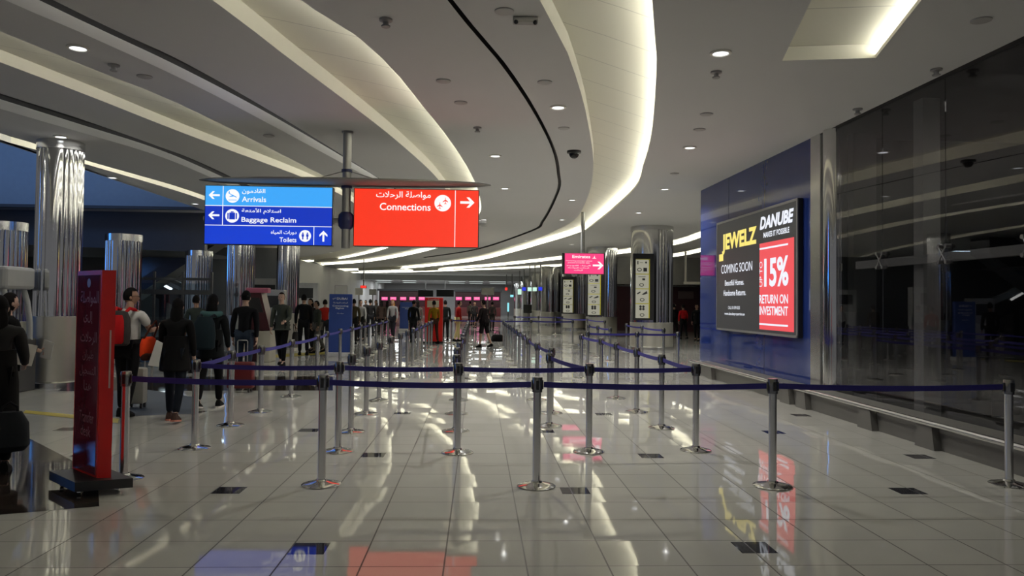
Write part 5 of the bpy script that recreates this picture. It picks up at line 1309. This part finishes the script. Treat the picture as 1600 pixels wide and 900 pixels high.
# the crowd farther back: px of the body, distance, height, facing, colours
CR = [
 (475, 24, 1.84, 0.3, (14, 14, 16), (14, 14, 17), 'short', 'person all in black standing right of the grey cardigan walker', 0.05, {}),
 (487, 26, 1.72, 2.6, (40, 34, 28), (20, 20, 20), 'long', 'person in a brown jacket beside the person all in black', 0.1, {'coat': .12}),
 (497, 25, 1.66, 2.2, (56, 60, 50), (90, 88, 80), 'short', 'person in an olive top and pale trousers left of the near blue banner', 0.25, {}),
 (508, 27, 1.70, 0.2, (150, 30, 20), (40, 40, 40), 'short', 'person in an orange-red jacket half behind the near blue banner', 0.0, {}),
 (553, 30, 1.74, 0.1, (66, 58, 40), (30, 28, 26), 'short', 'person in an ochre top right of the near blue banner', 0.1, {}),
 (564, 33, 1.72, 3.0, (150, 150, 150), (22, 22, 24), 'short', 'person in a white shirt facing the camera, right of the near blue banner', 0.0, {}),
 (579, 37, 1.76, 0.4, (24, 24, 26), (22, 22, 26), 'short', 'person in black right of the person in the white shirt', 0.1, {}),
 (588, 42, 1.74, 2.8, (96, 96, 94), (34, 34, 38), 'long', 'person in a pale grey top behind the person in black in the queue', 0.1, {}),
 (596, 39, 1.72, 0.1, (46, 34, 28), (20, 18, 18), 'long', 'person in a dark brown coat in the queue', 0.1, {'coat': .18}),
 (605, 41, 1.70, 0.0, (34, 28, 26), (24, 22, 22), 'long', 'second person in a dark brown coat, nearer the far blue banner', 0.0, {'coat': .15}),
 (614, 35, 1.76, 2.9, (126, 126, 126), (30, 30, 36), 'long', 'blond person in a light grey top walking towards the camera', 0.22, {'hairc': (150, 108, 48)}),
 (646, 32, 1.74, -0.3, (18, 20, 22), (24, 26, 28), 'short', 'person in a dark suit standing right of the far blue banner', 0.12, {}),
 (653, 36, 1.70, 0.3, (90, 84, 78), (52, 54, 58), 'long', 'person in a patterned grey top behind the person in the dark suit', 0.1, {}),
 (679, 31.1, 1.72, 0.5, (120, 92, 10), (60, 34, 24), 'short', 'person in a mustard yellow top in front of the red totem', 0.1, {}),
 (696, 34, 1.74, 0.2, (20, 26, 24), (18, 20, 20), 'short', 'person in dark green just right of the red totem', 0.05, {}),
 (716, 33, 1.74, -1.3, (130, 16, 14), (176, 166, 118), 'short', 'person in a red top and cream trousers facing right', 0.12, {}),
 (735, 58, 1.74, 0.4, (110, 108, 104), (40, 40, 44), 'short', 'distant person in a pale top under the right pink screens', 0.0, {}),
 (742, 52, 1.72, 2.9, (44, 40, 40), (30, 30, 32), 'short', 'distant dark figure under the right pink screens', 0.1, {}),
 (769, 46, 1.72, -0.2, (78, 72, 70), (50, 48, 46), 'short', 'person in a taupe jacket just right of the person in black shorts', 0.1, {}),
 (1054, 39, 1.70, 0.2, (14, 16, 16), (14, 14, 14), 'short', 'dark figure left of the person in the red jacket, right of the nearest big column', 0.1, {}),
 (1089, 36, 1.70, 2.6, (12, 12, 12), (14, 14, 14), 'short', 'dark figure half hidden by the end of the blue wall', 0.1, {'coat': .2}),
 (1068, 37.5, 1.68, 0.2, (165, 16, 22), (18, 18, 20), 'short', 'person in a red jacket between the nearest big column and the blue wall', 0.15, {}),
 (628, 60, 1.72, 0.1, (30, 30, 32), (28, 28, 30), 'short', 'distant dark figure behind the far blue banner', 0.0, {}),
 (572, 50, 1.74, 2.7, (60, 58, 56), (26, 26, 28), 'short', 'distant person in a grey top deep in the queue', 0.1, {}),
 (460, 31, 1.74, 0.3, (120, 122, 124), (30, 30, 32), 'short', 'person in a pale top between the cardigan walker and the person all in black', 0.1, {}),
 (412, 28, 1.74, 0.4, (36, 38, 40), (26, 26, 28), 'short', 'person standing behind the dark red self-service machine', 0.0, {}),
]
for px, Y, h, rot, tp, bt, hr, lab, st, kw in CR:
    x, y = at(px, Y); person(lab, x, y, h, rot, tp, bt, hair=hr, stride=st, **kw)
x, y = at(757, 29.0)
person('person in a black jacket and black shorts walking left across the hall', x, y, 1.76, 0.9, (20, 14, 15), (18, 14, 15), (14, 14, 14), 'short', (14, 11, 10), 'tan', 0.20, ((0.2, 0.5), (0.3, 0.7)), outfit='shorts', coat=0.10)
x, y = at(778, 33.5); bg = thing('holdall', 'black holdall lying on the floor right of the person in black shorts', 'bag', (x, y, 0), 0.4)
lofted([(0.01, .26, .14, 0), (.06, .30, .17, 0), (.22, .28, .16, 0), (.30, .20, .10, 0)]).obj('body', cloth((12, 12, 12)), bg, True)
mb = MB(); mb.tube([(-.12, 0, .29), (-.08, 0, .42), (.08, 0, .42), (.12, 0, .29)], .015, 8); mb.obj('handle', cloth((12, 12, 12)), bg, True)
